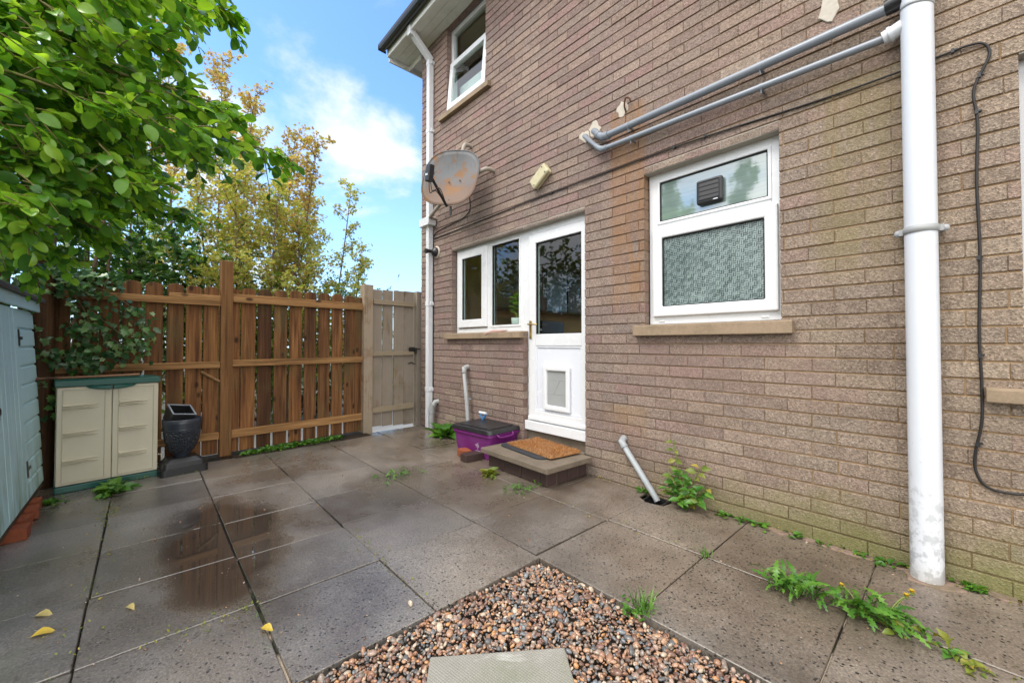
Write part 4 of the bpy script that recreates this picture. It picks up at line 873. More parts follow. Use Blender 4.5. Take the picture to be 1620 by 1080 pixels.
# extractor fan in the bathroom window
ef = thing('extractor_fan', (-1.078, FY + 0.012, 2.05), 'dark grey square extractor fan set in the upper bathroom pane', 'extractor fan')
b = MB(); b.box(-0.082, 0.082, -0.042, -0.002, -0.08, 0.08); b.build('housing', M['black'], ef, bevel=0.014, segs=3)
b = MB(); b.frame(-0.066, 0.066, -0.055, 0.066, 0.004, -0.047, -0.040); b.build('grille_frame', M['black'], ef)
for k in range(4):
    b = MB(); z = 0.046 - k * 0.03; b.prism([(-0.045, z - 0.014), (-0.0425, z - 0.014), (-0.0425, z + 0.0145), (-0.0455, z - 0.0125)], -0.062, 0.062, M=Matrix(((0, 1, 0, 0), (1, 0, 0, 0), (0, 0, 1, 0), (0, 0, 0, 1)))); b.build('slat', M['black'], ef)
b = MB(); b.box(0.028, 0.056, -0.0445, -0.0425, -0.069, -0.063); b.build('badge', M['whitegrip'], ef)

# ================================================================== ON THE PAVING
st = thing('door_step', (-2.37, 2.40, 0), 'low concrete slab step on dark bricks below the back door', 'step', rot=(0, 0, R(-2)))
b = MB(); b.plan([(-0.40, -0.262), (0.405, -0.262), (0.405, 0.244), (0.30, 0.246), (0.302, 0.31), (-0.385, 0.30), (-0.388, 0.225), (-0.40, 0.225)], 0.118, 0.16); b.build('slab', M['stepslab'], st, bevel=0.007)
b = MB()
x = -0.36
while x < 0.33:
    b.box(x, min(x + 0.205, 0.345), -0.205, -0.10, 0.003, 0.1175); x += 0.212
for y in (-0.095, 0.02, 0.13): b.box(0.25, 0.35, y, y + 0.107, 0.003, 0.1175); b.box(-0.36, -0.26, y, y + 0.107, 0.003, 0.1175)
b.build('brick_base', M['darkbrick'], st, bevel=0.004, segs=1)
b = MB(); b.box(-0.35, 0.34, -0.192, 0.23, 0.0, 0.112); b.build('mortar_core', M['mortar'], st)

mt = thing('door_mat', (-2.43, 2.44, 0.161), 'orange coir doormat with black rubber edge on the step', 'doormat', rot=(0, 0, R(-7)))
def rrect(x0, x1, y0, y1, r, n=6):
    out = []
    for cx, cy, a0 in ((x1 - r, y1 - r, 0), (x0 + r, y1 - r, 90), (x0 + r, y0 + r, 180), (x1 - r, y0 + r, 270)):
        out += [(cx + r * math.cos(R(a0 + 90 * k / n)), cy + r * math.sin(R(a0 + 90 * k / n))) for k in range(n + 1)]
    return out
b = MB(); b.plan(rrect(-0.285, 0.30, -0.165, 0.215, 0.07), 0.0, 0.012); b.build('rubber_backing', M['blackrub'], mt, bevel=0.003)
b = MB(); b.plan(rrect(-0.215, 0.345, -0.10, 0.225, 0.02, 3), 0.0125, 0.02); b.build('coir_base', M['coir'], mt)
n = 9000; P = np.stack([rng.uniform(-0.222, 0.352, n), rng.uniform(-0.108, 0.23, n), np.full(n, 0.019)], 1)
d = rng.normal(0, 0.55, (n, 3)); d[:, 2] = 1; d /= np.linalg.norm(d, axis=1)[:, None]; L = rng.uniform(0.010, 0.028, n)[:, None]
sdv = np.cross(d, rng.normal(size=(n, 3))); sdv /= np.linalg.norm(sdv, axis=1)[:, None]; sdv *= 0.0021
V = np.stack([P - sdv, P + sdv, P + d * L], 1).reshape(-1, 3); raw_mesh('coir_pile', V, np.arange(3 * n).reshape(-1, 3), M['coir'], mt)

# recycling box
rb = thing('recycling_box', (-3.09, 2.46, 0.0), 'purple plastic recycling box with black lid beside the step', 'recycling box', rot=(0, 0, R(4)))
def hull(x, y, z0, z1, s0, s1, r=0.04):
    m_ = MB(); lo = rrect(-x * s0, x * s0, -y * s0, y * s0, r); hi = rrect(-x * s1, x * s1, -y * s1, y * s1, r); n_ = len(lo)
    m_.add([(a, c, z0) for a, c in lo] + [(a, c, z1) for a, c in hi], [tuple(reversed(range(n_))), tuple(range(n_, 2 * n_))] + [(i, (i + 1) % n_, (i + 1) % n_ + n_, i + n_) for i in range(n_)]); return m_
m_ = hull(0.265, 0.20, 0.002, 0.235, 0.88, 1.0); m_.plan(rrect(-0.275, 0.275, -0.21, 0.21, 0.045), 0.206, 0.2355)
bx = m_.build('tub', M['purple'], rb, bevel=0.004)
m_ = hull(0.285, 0.22, 0.237, 0.272, 1.0, 0.97, 0.05); m_.plan(rrect(-0.225, 0.225, -0.165, 0.165, 0.04), 0.2722, 0.280); lid = m_.build('lid', M['black'], rb, bevel=0.006)
m_ = MB(); m_.tube(spline([(0.272, -0.12, 0.235), (0.297, -0.115, 0.215), (0.30, -0.08, 0.205), (0.30, 0.03, 0.205), (0.297, 0.07, 0.215), (0.272, 0.075, 0.235)], 4), 0.009, 8); m_.build('handle', M['purple'], rb)
m_ = MB()                                                    # faded emblem: a tilted star of strokes with two lines of print under it
for a in range(7):
    t = a * math.pi * 2 / 7 + 0.3; r1 = 0.032 if a % 2 else 0.022
    m_.tube([(0.006 * math.cos(t), 0, 0.006 * math.sin(t)), (r1 * math.cos(t), 0, r1 * math.sin(t))], 0.0028, 5)
for k in range(4): m_.box(-0.03 + k * 0.018, -0.018 + k * 0.018, -0.0012, 0.0012, -0.052, -0.046); m_.box(-0.02 + k * 0.016, -0.010 + k * 0.016, -0.0012, 0.0012, -0.065, -0.06)
m_.v = [tuple(Vector((0.09, -0.196 + 0.10 * (0.117 - 0.115) , 0.115)) + Vector((p[0], p[1] - p[2] * 0.10 , p[2]))) for p in m_.v]
m_.v = [(p[0], p[1] + 0.0066, p[2]) for p in m_.v]
m_.build('emblem', M['decal'], rb)
tl = thing('hand_tool', (-3.28, 2.57, 0.0), 'blue and white D shaped tool handle standing behind the purple box', 'tool')
m_ = MB(); m_.tube([(-0.055, 0, 0.345), (0.055, 0.0, 0.345)], 0.014, 10); m_.build('crossbar', M['whitegrip'], tl)
m_ = MB(); m_.tube([(-0.05, 0, 0.342), (-0.035, 0, 0.315), (-0.006, 0, 0.285)], [0.013, 0.012, 0.012], 8); m_.tube([(0.05, 0, 0.342), (0.035, 0, 0.315), (0.006, 0, 0.285)], [0.013, 0.012, 0.012], 8); m_.build('yoke', M['bluegrip'], tl)
m_ = MB(); m_.tube([(0, 0, 0.295), (0, 0, 0.01)], 0.016, 10); m_.build('shaft', M['bluegrip'], tl)

def brick_at(name, loc, rz, m, label, rot2=(0, 0), group=None, frog=False):
    m_ = MB(); m_.box(-0.1075, 0.1075, -0.051, 0.051, 0, 0.065)
    o = m_.build(name, m, bevel=0.004); o.location = loc; o.rotation_euler = (rot2[0], rot2[1], rz); tag(o, label, 'brick', group); return o
brick_at('brick', (-3.115, 2.225, 0.001), R(-12), M['redbrick'], 'loose orange brick lying beside the purple box', group='loose bricks by the step').scale = (0.62, 0.9, 1)
brick_at('brick', (-2.965, 2.215, 0.001), R(86), M['darkbrick'], 'dark brown loose brick lying between the purple box and step', group='loose bricks by the step')
for i, (x, y, rz, lab) in enumerate(((-3.42, -0.565, 90, 'red brick under the shed nearest the camera'), (-3.60, -0.585, 82, 'second red brick from the camera under the shed edge'), (-3.77, -0.575, 95, 'third red brick along under the pale blue shed'), (-3.95, -0.59, 88, 'farthest red brick under the shed beside the cupboard'))):
    brick_at('brick', (x, y, 0.001), R(rz), M['redbrick'], lab, group='bricks under the shed')
    o = bpy.context.scene.objects[-1]

# storage cupboard
cb = thing('storage_cupboard', (-4.238, -0.459, 0), 'beige plastic two door storage cupboard with dark green lid and base', 'cupboard', rot=(0, 0, R(7.3)))
CW, CD = 0.551, 0.27
m_ = MB(); m_.box(-CD, -0.026, 0.004, CW - 0.004, 0.046, 0.745); m_.build('body', M['beige'], cb, bevel=0.006)
m_ = MB(); m_.box(-CD - 0.004, 0.0, 0, CW, 0.0, 0.045); m_.build('base', M['green'], cb, bevel=0.006)
m_ = MB(); m_.box(-CD - 0.012, 0.006, -0.006, CW + 0.006, 0.747, 0.79); m_.box(-CD + 0.02, -0.03, 0.03, CW - 0.03, 0.7902, 0.797); m_.build('lid', M['green'], cb, bevel=0.008)
for y0, y1, ry0, ry1, flip in ((0.005, 0.281, 0.033, 0.215, 1), (0.285, 0.546, 0.322, 0.485, -1)):
    m_ = MB(); m_.box(-0.0255, -0.004, y0, y1, 0.05, 0.742)
    dr_ = m_.build('door', M['beige'], cb, bevel=0.004)
    m_ = MB(); a, c_ = (y0 + 0.026, y1 - 0.034) if flip == 1 else (y0 + 0.03, y1 - 0.026)
    for q in ((a, c_, 0.071, 0.075), (a, c_, 0.722, 0.726), (a, a + 0.004, 0.075, 0.722), (c_ - 0.004, c_, 0.075, 0.722)): m_.box(-0.0055, 0.003, q[0], q[1], q[2], q[3])
    m_.build('panel_edge', M['beige'], dr_, bevel=0.0015, segs=1)
    for z in (0.60, 0.408, 0.215):
        for dz, hh in ((0.012, 0.0095), (-0.012, 0.0085)):
            m_ = MB(); lo, hi = (ry0, ry1) if flip == 1 else (ry0, ry1)
            taper = [(lo, hh), (lo + 0.02, hh), (hi - 0.05, hh * 0.75), (hi, hh * 0.25)]
            vs = []; 
            for yy, h_ in taper: vs += [(-0.005, yy, z + dz - h_), (-0.005 + 0.024 * h_ / 0.008, yy, z + dz - h_ * 0.15), (-0.005, yy, z + dz + h_)]
            fs = [(0, 1, 2), (9, 11, 10)]
            for q in range(3): o_ = q * 3; fs += [(o_, o_ + 3, o_ + 4, o_ + 1), (o_ + 1, o_ + 4, o_ + 5, o_ + 2), (o_ + 2, o_ + 5, o_ + 3, o_)]
            m_.add(vs, fs); m_.build('rib', M['beige'], dr_, bevel=0.002, segs=1)
    m_ = MB(); hy0, hy1 = (0.145, 0.278) if flip == 1 else (0.287, 0.415)
    t_ = []
    for k in range(9):
        q = k / 8; yy = hy0 + (hy1 - hy0) * q; depth_ = math.sin(math.pi * (0.5 * q if flip == 1 else 0.5 + 0.5 * q)) ** 0.6
        t_ += [(-0.003, yy, 0.744), (0.034 * depth_ + 0.001, yy, 0.742), (0.034 * depth_ + 0.001, yy, 0.742 - 0.020 * depth_ - 0.004), (-0.003, yy, 0.742 - 0.028 * depth_ - 0.004)]
    fs = [(0, 1, 2, 3), tuple(reversed(range(32, 36)))] + [(k * 4 + i, k * 4 + (i + 1) % 4, k * 4 + 4 + (i + 1) % 4, k * 4 + 4 + i) for k in range(8) for i in range(4)]
    m_.add(t_, fs); m_.build('handle', M['green'], dr_, bevel=0.003)
m_ = MB(); m_.tube([(-0.06, CW + 0.006, 0.16), (-0.06, CW + 0.028, 0.155), (-0.06, CW + 0.03, 0.11), (-0.06, CW + 0.028, 0.06), (-0.06, CW + 0.004, 0.055)], 0.006, 8); m_.build('side_hasp', M['beige'], cb)
cn_ = MB(); cn_.tube([(0, -0.30, 0.002), (0.004, -0.05, 0.001), (0, 0.24, 0.004)], 0.0085, 8); o = cn_.build('wooden_cane', M['cane']); o.location = (-4.295, -0.27, 0.808); o.rotation_euler = (0, 0, R(5)); tag(o, 'long brown cane lying across the top of the cupboard', 'cane')

# black pot on its block, with a small crate dropped in
pt = thing('planter', (-4.33, 0.235, 0), 'black pebble textured planter on a wide black foot', 'planter', rot=(0, 0, R(8)))
m_ = MB(); m_.plan(rrect(-0.13, 0.13, -0.155, 0.155, 0.03), 0, 0.055); n_ = 28
lo = rrect(-0.115, 0.115, -0.14, 0.14, 0.03); hi = rrect(-0.075, 0.075, -0.10, 0.10, 0.03); k_ = len(lo)
m_.add([(a, c, 0.0555) for a, c in lo] + [(a, c, 0.095) for a, c in lo and [(x * 0.96, y * 0.96) for x, y in lo]] + [(a, c, 0.125) for a, c in hi], [(i, (i + 1) % k_, (i + 1) % k_ + k_, i + k_) for i in range(k_)] + [(i + k_, (i + 1) % k_ + k_, (i + 1) % k_ + 2 * k_, i + 2 * k_) for i in range(k_)] + [tuple(range(2 * k_, 3 * k_))])
m_.build('foot', M['black'], pt, bevel=0.008, segs=3)
def pot_mat():
    m, t, b = new_mat('pebble_pattern_plastic'); v = coords(t)
    vo = N(t, 'TexVoronoi', {'Vector': v, 'Scale': 62.0}, feature='DISTANCE_TO_EDGE'); z = N(t, 'SeparateXYZ', {0: v}).outputs[2]
    band = math_(t, 'MULTIPLY', rng_(t, z, 0.165, 0.175), rng_(t, z, 0.335, 0.345, 1, 0))
    h = math_(t, 'MULTIPLY', rng_(t, vo.outputs[0], 0.0, 0.22), band)
    setp(t, b, color=(0.026, 0.032, 0.044), rough=0.36, spec=0.5, normal=bump(t, h, 1.0, 0.008)); return m
M['potpeb'] = pot_mat()
m_ = MB(); m_.lathe([(0.05, 0.126), (0.055, 0.15), (0.085, 0.185), (0.112, 0.25), (0.122, 0.32), (0.122, 0.36), (0.130, 0.40), (0.130, 0.436), (0.122, 0.438), (0.118, 0.40), (0.10, 0.30), (0.0, 0.28)], 40); m_.build('bowl', M['potpeb'], pt)
m_ = MB(); m_.lathe([(0.1225, 0.345), (0.127, 0.352), (0.1235, 0.36)], 40); m_.build('ring', M['navy'], pt)
cr = thing('plastic_crate', (-4.35, 0.20, 0.40), 'small black square tub tilted inside the planter', 'tub', rot=(R(-10), R(24), R(12)))
m_ = MB(); w_ = 0.078; t_ = 0.006
m_.box(-w_, w_, -w_, -w_ + t_, 0, 0.12); m_.box(-w_, w_, w_ - t_, w_, 0, 0.12); m_.box(-w_, -w_ + t_, -w_ + t_, w_ - t_, 0, 0.12); m_.box(w_ - t_, w_, -w_ + t_, w_ - t_, 0, 0.12); m_.box(-w_ + t_, w_ - t_, -w_ + t_, w_ - t_, 0, 0.006); m_.build('tub', M['black'], cr, bevel=0.003)
m_ = MB(); m_.frame(-w_ - 0.004, w_ + 0.004, -w_ - 0.004, w_ + 0.004, 0.012, 0.1205, 0.127); m_.v = [(x, z, y) for x, y, z in m_.v]; m_.build('rim', M['grey_pipe'], cr, bevel=0.002)

# stepping slab in the gravel
def patt():
    m, t, b = new_mat('stippled_pale_concrete'); v = coords(t)
    s_ = N(t, 'SeparateXYZ', {0: v}); u_ = math_(t, 'SINE', math_(t, 'MULTIPLY', s_.outputs[0], 520.0)); w2 = math_(t, 'SINE', math_(t, 'MULTIPLY', s_.outputs[1], 520.0))
    g_ = math_(t, 'MULTIPLY', u_, w2); n1 = noise(t, v, 5, 6, 0.65)
    c = mix(t, n1, (0.18, 0.17, 0.14), (0.34, 0.325, 0.29)); c = mix(t, rng_(t, noise(t, vmap(t, v, (4, 14, 1)), 1.0, 5), 0.58, 0.68, 0, 0.8), c, (0.5, 0.49, 0.46))
    c = mix(t, rng_(t, noise(t, v, 3, 4), 0.5, 0.7, 0, 0.5), c, (0.12, 0.14, 0.07))
    setp(t, b, color=c, rough=0.6, spec=0.4, normal=bump(t, math_(t, 'ADD', g_, noise(t, v, 120, 2)), 0.35, 0.002)); return m
M['stipple'] = patt()
ang = math.atan2(0.367, 0.275)
m_ = MB(); m_.box(-0.229, 0.229, -0.45, 0.0, -0.04, 0.006); o = m_.build('stepping_stone', M['stipple'], bevel=0.006); o.location = (-1.0655, 0.9025, 0.0); o.rotation_euler = (R(0.6), 0, ang); tag(o, 'pale square stepping stone lying in the gravel', 'stepping stone')

# ================================================================== SHED
sh = thing('garden_shed', (-3.3, -0.517, 0.1), 'pale blue wooden garden shed with felt roof on bricks', 'shed', rot=(R(3.3), 0, 0))
SD = 1.25
m_ = MB(); m_.box(-0.99, 1.1, -SD, -0.02, 0.0, 1.17); m_.build('frame', M['bearer'], sh)
m_ = MB()
for k in range(10):                                          # shiplap beside the door
    z = 0.0 + k * 0.117; m_.prism([(z, 0)] * 0 or [(-0.0195, z + 0.003), (0.002, z + 0.002), (0.003, z + 0.012), (0.002, z + 0.098), (-0.006, z + 0.108), (-0.006, z + 0.117), (-0.0195, z + 0.117)], -1.0, -0.5, M=Matrix(((0, 1, 0, 0), (1, 0, 0, 0), (0, 0, 1, 0), (0, 0, 0, 1))))
m_.build('cladding', M['shed'], sh)
m_ = MB(); x = -0.497
while x < 0.28: m_.box(x, x + 0.092, -0.0195, 0.006 + (int(x * 100) % 2) * 0.001, 0.006, 1.165); x += 0.0945
sdoor = m_.build('door', M['shed'], sh, bevel=0.003, segs=1)
m_ = MB(); x = 0.275
while x < 1.1: m_.box(x, x + 0.092, -0.0195, 0.004, 0.0, 1.17); x += 0.0945
m_.build('front_boards', M['shed'], sh, bevel=0.003, segs=1)
m_ = MB()
for k in range(10): z = k * 0.117; m_.box(-1.0, -0.9905, -SD, -0.02, z + 0.003, z + 0.114)
m_.build('side_cladding', M['shed'], sh)
m_ = MB()
for k in range(10): z = k * 0.117; m_.box(1.1005, 1.112, -SD, 0.004, z + 0.003, z + 0.114)
m_.build('side_cladding', M['shed'], sh)
m_ = MB(); m_.box(-1.06, 1.2, 0.012, 0.03, 1.172, 1.245); m_.build('fascia', M['shed'], sh, bevel=0.003)
m_ = MB(); m_.prism([(0.055, 1.235), (0.06, 1.262), (0.035, 1.282), (-SD - 0.1, 1.62), (-SD - 0.1, 1.58), (0.03, 1.247)], -1.10, 1.25, M=Matrix(((0, 1, 0, 0), (1, 0, 0, 0), (0, 0, 1, 0), (0, 0, 0, 1)))); m_.build('felt_roof', M['felt'], sh, bevel=0.006)
m_ = MB(); m_.box(-1.0, 1.1, -0.11, -0.005, -0.036, -0.001); m_.box(-1.0, 1.1, -SD, -SD + 0.1, -0.036, -0.001); m_.build('bearer', M['bearer'], sh)
for z in (0.99, 0.19): m_ = MB(); m_.box(-0.515, -0.485, 0.0065, 0.011, z - 0.05, z + 0.05); m_.box(-0.60, -0.515, 0.0065, 0.0095, z - 0.012, z + 0.006); m_.build('hinge', M['iron'], sh)
m_ = MB()
for a in (0, 1):
    m_.tube([(0.13 + 0.018 * math.cos(t), 0.018 + 0.006 * a, 0.585 + a * 0.03 + 0.018 * math.sin(t)) for t in [k * math.pi / 5 for k in range(11)]], 0.005, 6, cap=False)
m_.box(0.10, 0.16, 0.0075, 0.013, 0.55, 0.65); m_.build('latch', M['iron'], sh)

# ================================================================== FENCE AND GATE
FA, FROT = Vector((-4.607, 0.568, 0)), R(4.19)
def board(m_, y0, y1, z0, z1, x0, x1, rnd=True, mi=0):
    w_ = (y1 - y0) / 2; c = (y0 + y1) / 2; rs_ = random.uniform(-0.004, 0.004)
    top = [(c + w_ * math.cos(a), z1 - w_ * 0.62 + w_ * 0.62 * math.sin(a)) for a in [math.pi * k / 8 for k in range(9)]] if rnd else [(y1, z1), (y0, z1)]
    poly = [(y0, z0), (y1, z0)] + top
    n_ = len(poly); m_.add([(x0 + rs_, y, z) for y, z in poly] + [(x1 + rs_, y, z) for y, z in poly], [tuple(range(n_)), tuple(reversed(range(n_, 2 * n_)))] + [(i, i + n_, (i + 1) % n_ + n_, (i + 1) % n_) for i in range(n_)], mi)
fe = thing('timber_fence', tuple(FA), 'brown timber board fence with rounded board tops and three rails', 'fence', rot=(0, 0, FROT))
m_ = MB()
for c, zt in zip([-1.95, -1.8, -1.65, -1.5, -1.35, -1.20, -1.055, -0.91, -0.783, -0.65, -0.512, -0.372, -0.240, -0.115], [1.575] * 9 + [1.58, 1.575, 1.58, 1.583, 1.584]): board(m_, c - 0.058, c + 0.058, 0.03, zt + random.uniform(-.006, .006), -0.07, -0.05)
m_.build('board_panel', M['fence'], fe, bevel=0.002, segs=1)
m_ = MB()
for c, zt in zip([0.052, 0.183, 0.325, 0.470, 0.615, 0.762, 0.908, 1.052, 1.196, 1.318], [1.586, 1.597, 1.6, 1.606, 1.614, 1.615, 1.615, 1.614, 1.613, 1.60]): board(m_, c - 0.0605, c + 0.0605, 0.025, zt + random.uniform(-.005, .005), -0.07, -0.05)
m_.build('board_panel', M['fence'], fe, bevel=0.002, segs=1)
for y0, y1, z0, z1, x0 in ((-1.95, -0.049, 1.404, 1.463, -0.012), (-1.95, -0.049, 0.828, 0.887, -0.012), (-1.95, -0.049, 0.169, 0.232, -0.012), (0.047, 1.338, 1.447, 1.50, -0.012), (0.047, 1.338, 0.836, 0.900, -0.012), (0.047, 1.338, 0.16, 0.236, -0.012), (-0.42, -0.049, 1.464, 1.50, -0.02), (0.047, 1.338, 1.501, 1.528, -0.022)):
    m_ = MB(); m_.box(x0 - 0.036, x0, y0, y1, z0, z1); m_.build('rail', M['rail'], fe, bevel=0.003, segs=1)
m_ = MB(); m_.box(-0.09, 0.0, -0.048, 0.045, -0.02, 1.832); m_.build('post', M['post'], fe, bevel=0.004)
m_ = MB(); m_.box(-0.095, 0.012, 1.34, 1.452, -0.02, 1.755); m_.build('post', M['postgrey'], fe, bevel=0.004)
m_ = MB(); m_.lathe([(0.075, -0.02), (0.072, 0.6), (0.068, 1.9), (0.06, 1.92), (0, 1.92)], 16); m_.v = [(x - 0.0, y - 1.14, z) for x, y, z in m_.v]; m_.build('post', M['darkpost'], fe)
m_ = MB(); m_.tube([(-0.035, -0.19, 0.80), (-0.02, -0.05, 0.70)], 0.014, 6); m_.build('brace', M['rail'], fe)
m_ = MB(); m_.box(-0.12, -0.0, -1.9, 1.34, -0.10, 0.012); m_.build('gravel_board', M['joint'], fe, bevel=0.004)
gt = thing('timber_gate', tuple(FA + Matrix.Rotation(FROT, 3, 'Z') @ Vector((0, 1.46, 0))), 'weathered silver grey timber gate between the fence and the house', 'gate', rot=(0, 0, FROT))
m_ = MB()
for k in range(4): board(m_, 0.006 + k * 0.1505, 0.143 + k * 0.1505, 0.05 - k * 0.012, 1.715 + k * 0.006, -0.075, -0.055, rnd=False)
m_.build('board_panel', M['gate'], gt, bevel=0.002, segs=1)
for z0, z1, tl_ in ((1.535, 1.592, -0.004), (0.905, 0.958, 0.003), (0.218, 0.285, 0.006)):
    m_ = MB(); m_.box(-0.054, -0.016, 0.008, 0.585, z0, z1, M=Matrix.Rotation(tl_, 4, 'X')); m_.build('rail', M['gaterail'], gt, bevel=0.003, segs=1)
m_ = MB(); m_.box(-0.016, -0.008, 0.50, 0.585, 0.955, 1.01); m_.tube([(-0.002, 0.49, 0.985), (-0.002, 0.66, 0.985)], 0.008, 8); m_.box(-0.012, 0.012, 0.575, 0.605, 0.93, 1.0); m_.tube([(0.0, 0.55, 0.985), (0.035, 0.55, 0.985)], 0.007, 8); m_.build('bolt', M['iron'], gt, bevel=0.002, segs=1)
m_ = MB()
for k in range(7): y = 0.52 + k * 0.018; z = 0.80 + 0.0 * k; m_.tube([(-0.04 + 0.004 * (k % 2), y + 0.012 * math.cos(t), z + 0.007 * math.sin(t) + 0.01 * math.sin(k)) for t in [q * math.pi / 4 for q in range(9)]], 0.003, 5, cap=False)
m_.build('chain', M['iron'], gt)
gp_ = MB(); gp_.box(-0.10, -0.01, 0.0, 0.075, -0.02, 1.74); o = gp_.build('gate_post', M['gate'], bevel=0.004); o.location = FA + Matrix.Rotation(FROT, 3, 'Z') @ Vector((0, 2.075, 0)); o.rotation_euler = (0, 0, FROT); tag(o, 'weathered grey timber post between the gate and the house corner', 'post')

# potted plant inside the kitchen window
pp = thing('potted_plant', (-3.13, WY + 0.255, 1.206), 'small leafy plant in a white pot inside the kitchen window', 'plant')
m_ = MB(); m_.lathe([(0.0, 0.001), (0.05, 0.002), (0.062, 0.05), (0.068, 0.12), (0.062, 0.12), (0.055, 0.1), (0, 0.1)], 24); m_.build('pot', M['ceramic'], pp)

# ================================================================== VEGETATION
def nrm(a): return a / np.maximum(np.linalg.norm(a, axis=-1, keepdims=True), 1e-9)
def T_oval(ws=(0.0, 0.46, 0.82, 1.0, 0.93, 0.66, 0.3, 0.0), ts=(0.0, 0.1, 0.28, 0.5, 0.7, 0.86, 0.96, 1.0), fold=0.10, curl=0.16, stalk=0.1, wide=0.6):
    n = len(ws); V = []; F = []
    for t, w_ in zip(ts, ws):
        x = stalk + t * (1 - stalk); z = -curl * (t - 0.3) ** 2 * 2
        if w_ == 0: V.append((x, 0, z))
        else: V += [(x, -w_ / 2, z + fold * w_), (x, 0, z), (x, w_ / 2, z + fold * w_)]
    F += [(0, 1, 2, 2), (0, 2, 3, 3)]; b_ = 1
    for i in range(n - 3):
        F += [(b_, b_ + 3, b_ + 4, b_ + 1), (b_ + 1, b_ + 4, b_ + 5, b_ + 2)]; b_ += 3
    e = len(V) - 1; F += [(b_, e, b_ + 1, b_ + 1), (b_ + 1, e, b_ + 2, b_ + 2)]
    s0 = len(V); V += [(0, -0.012, 0), (0, 0.012, 0), (stalk + 0.01, 0.012, 0), (stalk + 0.01, -0.012, 0)]; F.append((s0, s0 + 1, s0 + 2, s0 + 3))
    V = np.array(V, float); V[:, 1] *= wide; return V, F
def T_lobed(pts, cup=0.12):
    """pts: half outline (x, y>0) from stalk to tip; fan from the centre line"""
    c = [(0.38, 0.0, -0.02)]; up_ = [(x, y, cup * y * 1.2) for x, y in pts]; dn_ = [(x, -y, cup * y * 1.2) for x, y in pts[1:-1]][::-1]
    V = c + up_ + dn_; n = len(V) - 1
    return np.array(V, float), [(0, 1 + i, 1 + (i + 1) % n, 1 + (i + 1) % n) for i in range(n)]
OVAL = T_oval(); POINT = T_oval((0.0, 0.55, 0.9, 0.75, 0.38, 0.0), (0, 0.2, 0.4, 0.6, 0.8, 1.0), 0.16, 0.2, wide=0.6)
IVY = T_lobed([(0.0, 0.0), (0.02, 0.22), (0.12, 0.42), (0.3, 0.26), (0.55, 0.42), (0.62, 0.2), (1.0, 0.0)])
MAPLE = T_lobed([(0.0, 0.0), (-0.05, 0.3), (0.2, 0.22), (0.3, 0.55), (0.48, 0.25), (0.72, 0.36), (0.7, 0.14), (1.0, 0.0)], 0.2)
TINY = (np.array([(0, 0, 0), (0.5, 0.3, 0.06), (1, 0, -0.05), (0.5, -0.3, 0.06)], float), [(0, 2, 1, 1), (0, 3, 2, 2)])
class Leaves:
    def __init__(s): s.P = []; s.D = []; s.Nn = []; s.S = []
    def add(s, p, d, n, size):
        s.P.append(tuple(p)); s.D.append(tuple(d)); s.Nn.append(tuple(n)); s.S.append(size)
    def build(s, name, tmpl, m, parent=None, world=True):
        V0, F0 = tmpl; P = np.array(s.P); D = nrm(np.array(s.D)); Nn = np.array(s.Nn)
        if world and parent is not None: P = P - np.array(parent.location)
        Y = nrm(np.cross(Nn, D)); Z = np.cross(D, Y); S = np.array(s.S)[:, None, None]
        V = (V0[None, :, 0:1] * D[:, None] + V0[None, :, 1:2] * Y[:, None] + V0[None, :, 2:3] * Z[:, None]) * S + P[:, None]
        n, nv = len(P), len(V0)
        tri = [];
        for f in F0:
            tri.append((f[0], f[1], f[2]))
            if f[3] != f[2]: tri.append((f[0], f[2], f[3]))
        Fa = np.array(tri); Fc = (Fa[None] + (np.arange(n) * nv)[:, None, None]).reshape(-1, 3)
        return raw_mesh(name, V.reshape(-1, 3), Fc, m, parent)
vr = random.Random(21)
def rv(s_=1.0): return Vector((vr.gauss(0, s_), vr.gauss(0, s_), vr.gauss(0, s_)))
def in_poly(x, y, poly):
    ins = False; j = len(poly) - 1
    for i in range(len(poly)):
        xi, yi = poly[i]; xj, yj = poly[j]
        if (yi > y) != (yj > y) and x < (xj - xi) * (y - yi) / (yj - yi) + xi: ins = not ins
        j = i
    return ins
def sprig(lv, tw, p, d, ln, nl, size, droop=0.25, r=0.003, spread=0.9, nup=0.8):
    """a twig with alternate leaves"""
    d = d.normalized(); q = p + d * ln; q.z -= droop * ln
    pts = bez(p, p + d * ln * 0.5 + Vector((0, 0, 0.04 * ln)), q, 5)
    if tw is not None: tw.tube(pts, [r, r * .9, r * .8, r * .65, r * .5], 4, cap=False)
    for i in range(nl):
        t = 0.12 + 0.88 * (i + 0.5) / nl; k = min(int(t * 4), 3); b_ = pts[k].lerp(pts[k + 1], t * 4 - k)
        ax = (pts[k + 1] - pts[k]).normalized(); side = ax.cross(Vector((0, 0, 1))).normalized() * (1 if i % 2 else -1)
        ld = (ax * (0.5 + vr.random() * 0.5) + side * spread * vr.uniform(0.5, 1.1) + rv(0.25) + Vector((0, 0, -0.15)))
        nn = Vector((0, 0, nup)) + rv(0.45) + side * 0.25
        lv.add(b_, ld, nn, size * vr.uniform(0.7, 1.2) * (1.0 if t < 0.85 else 0.75))

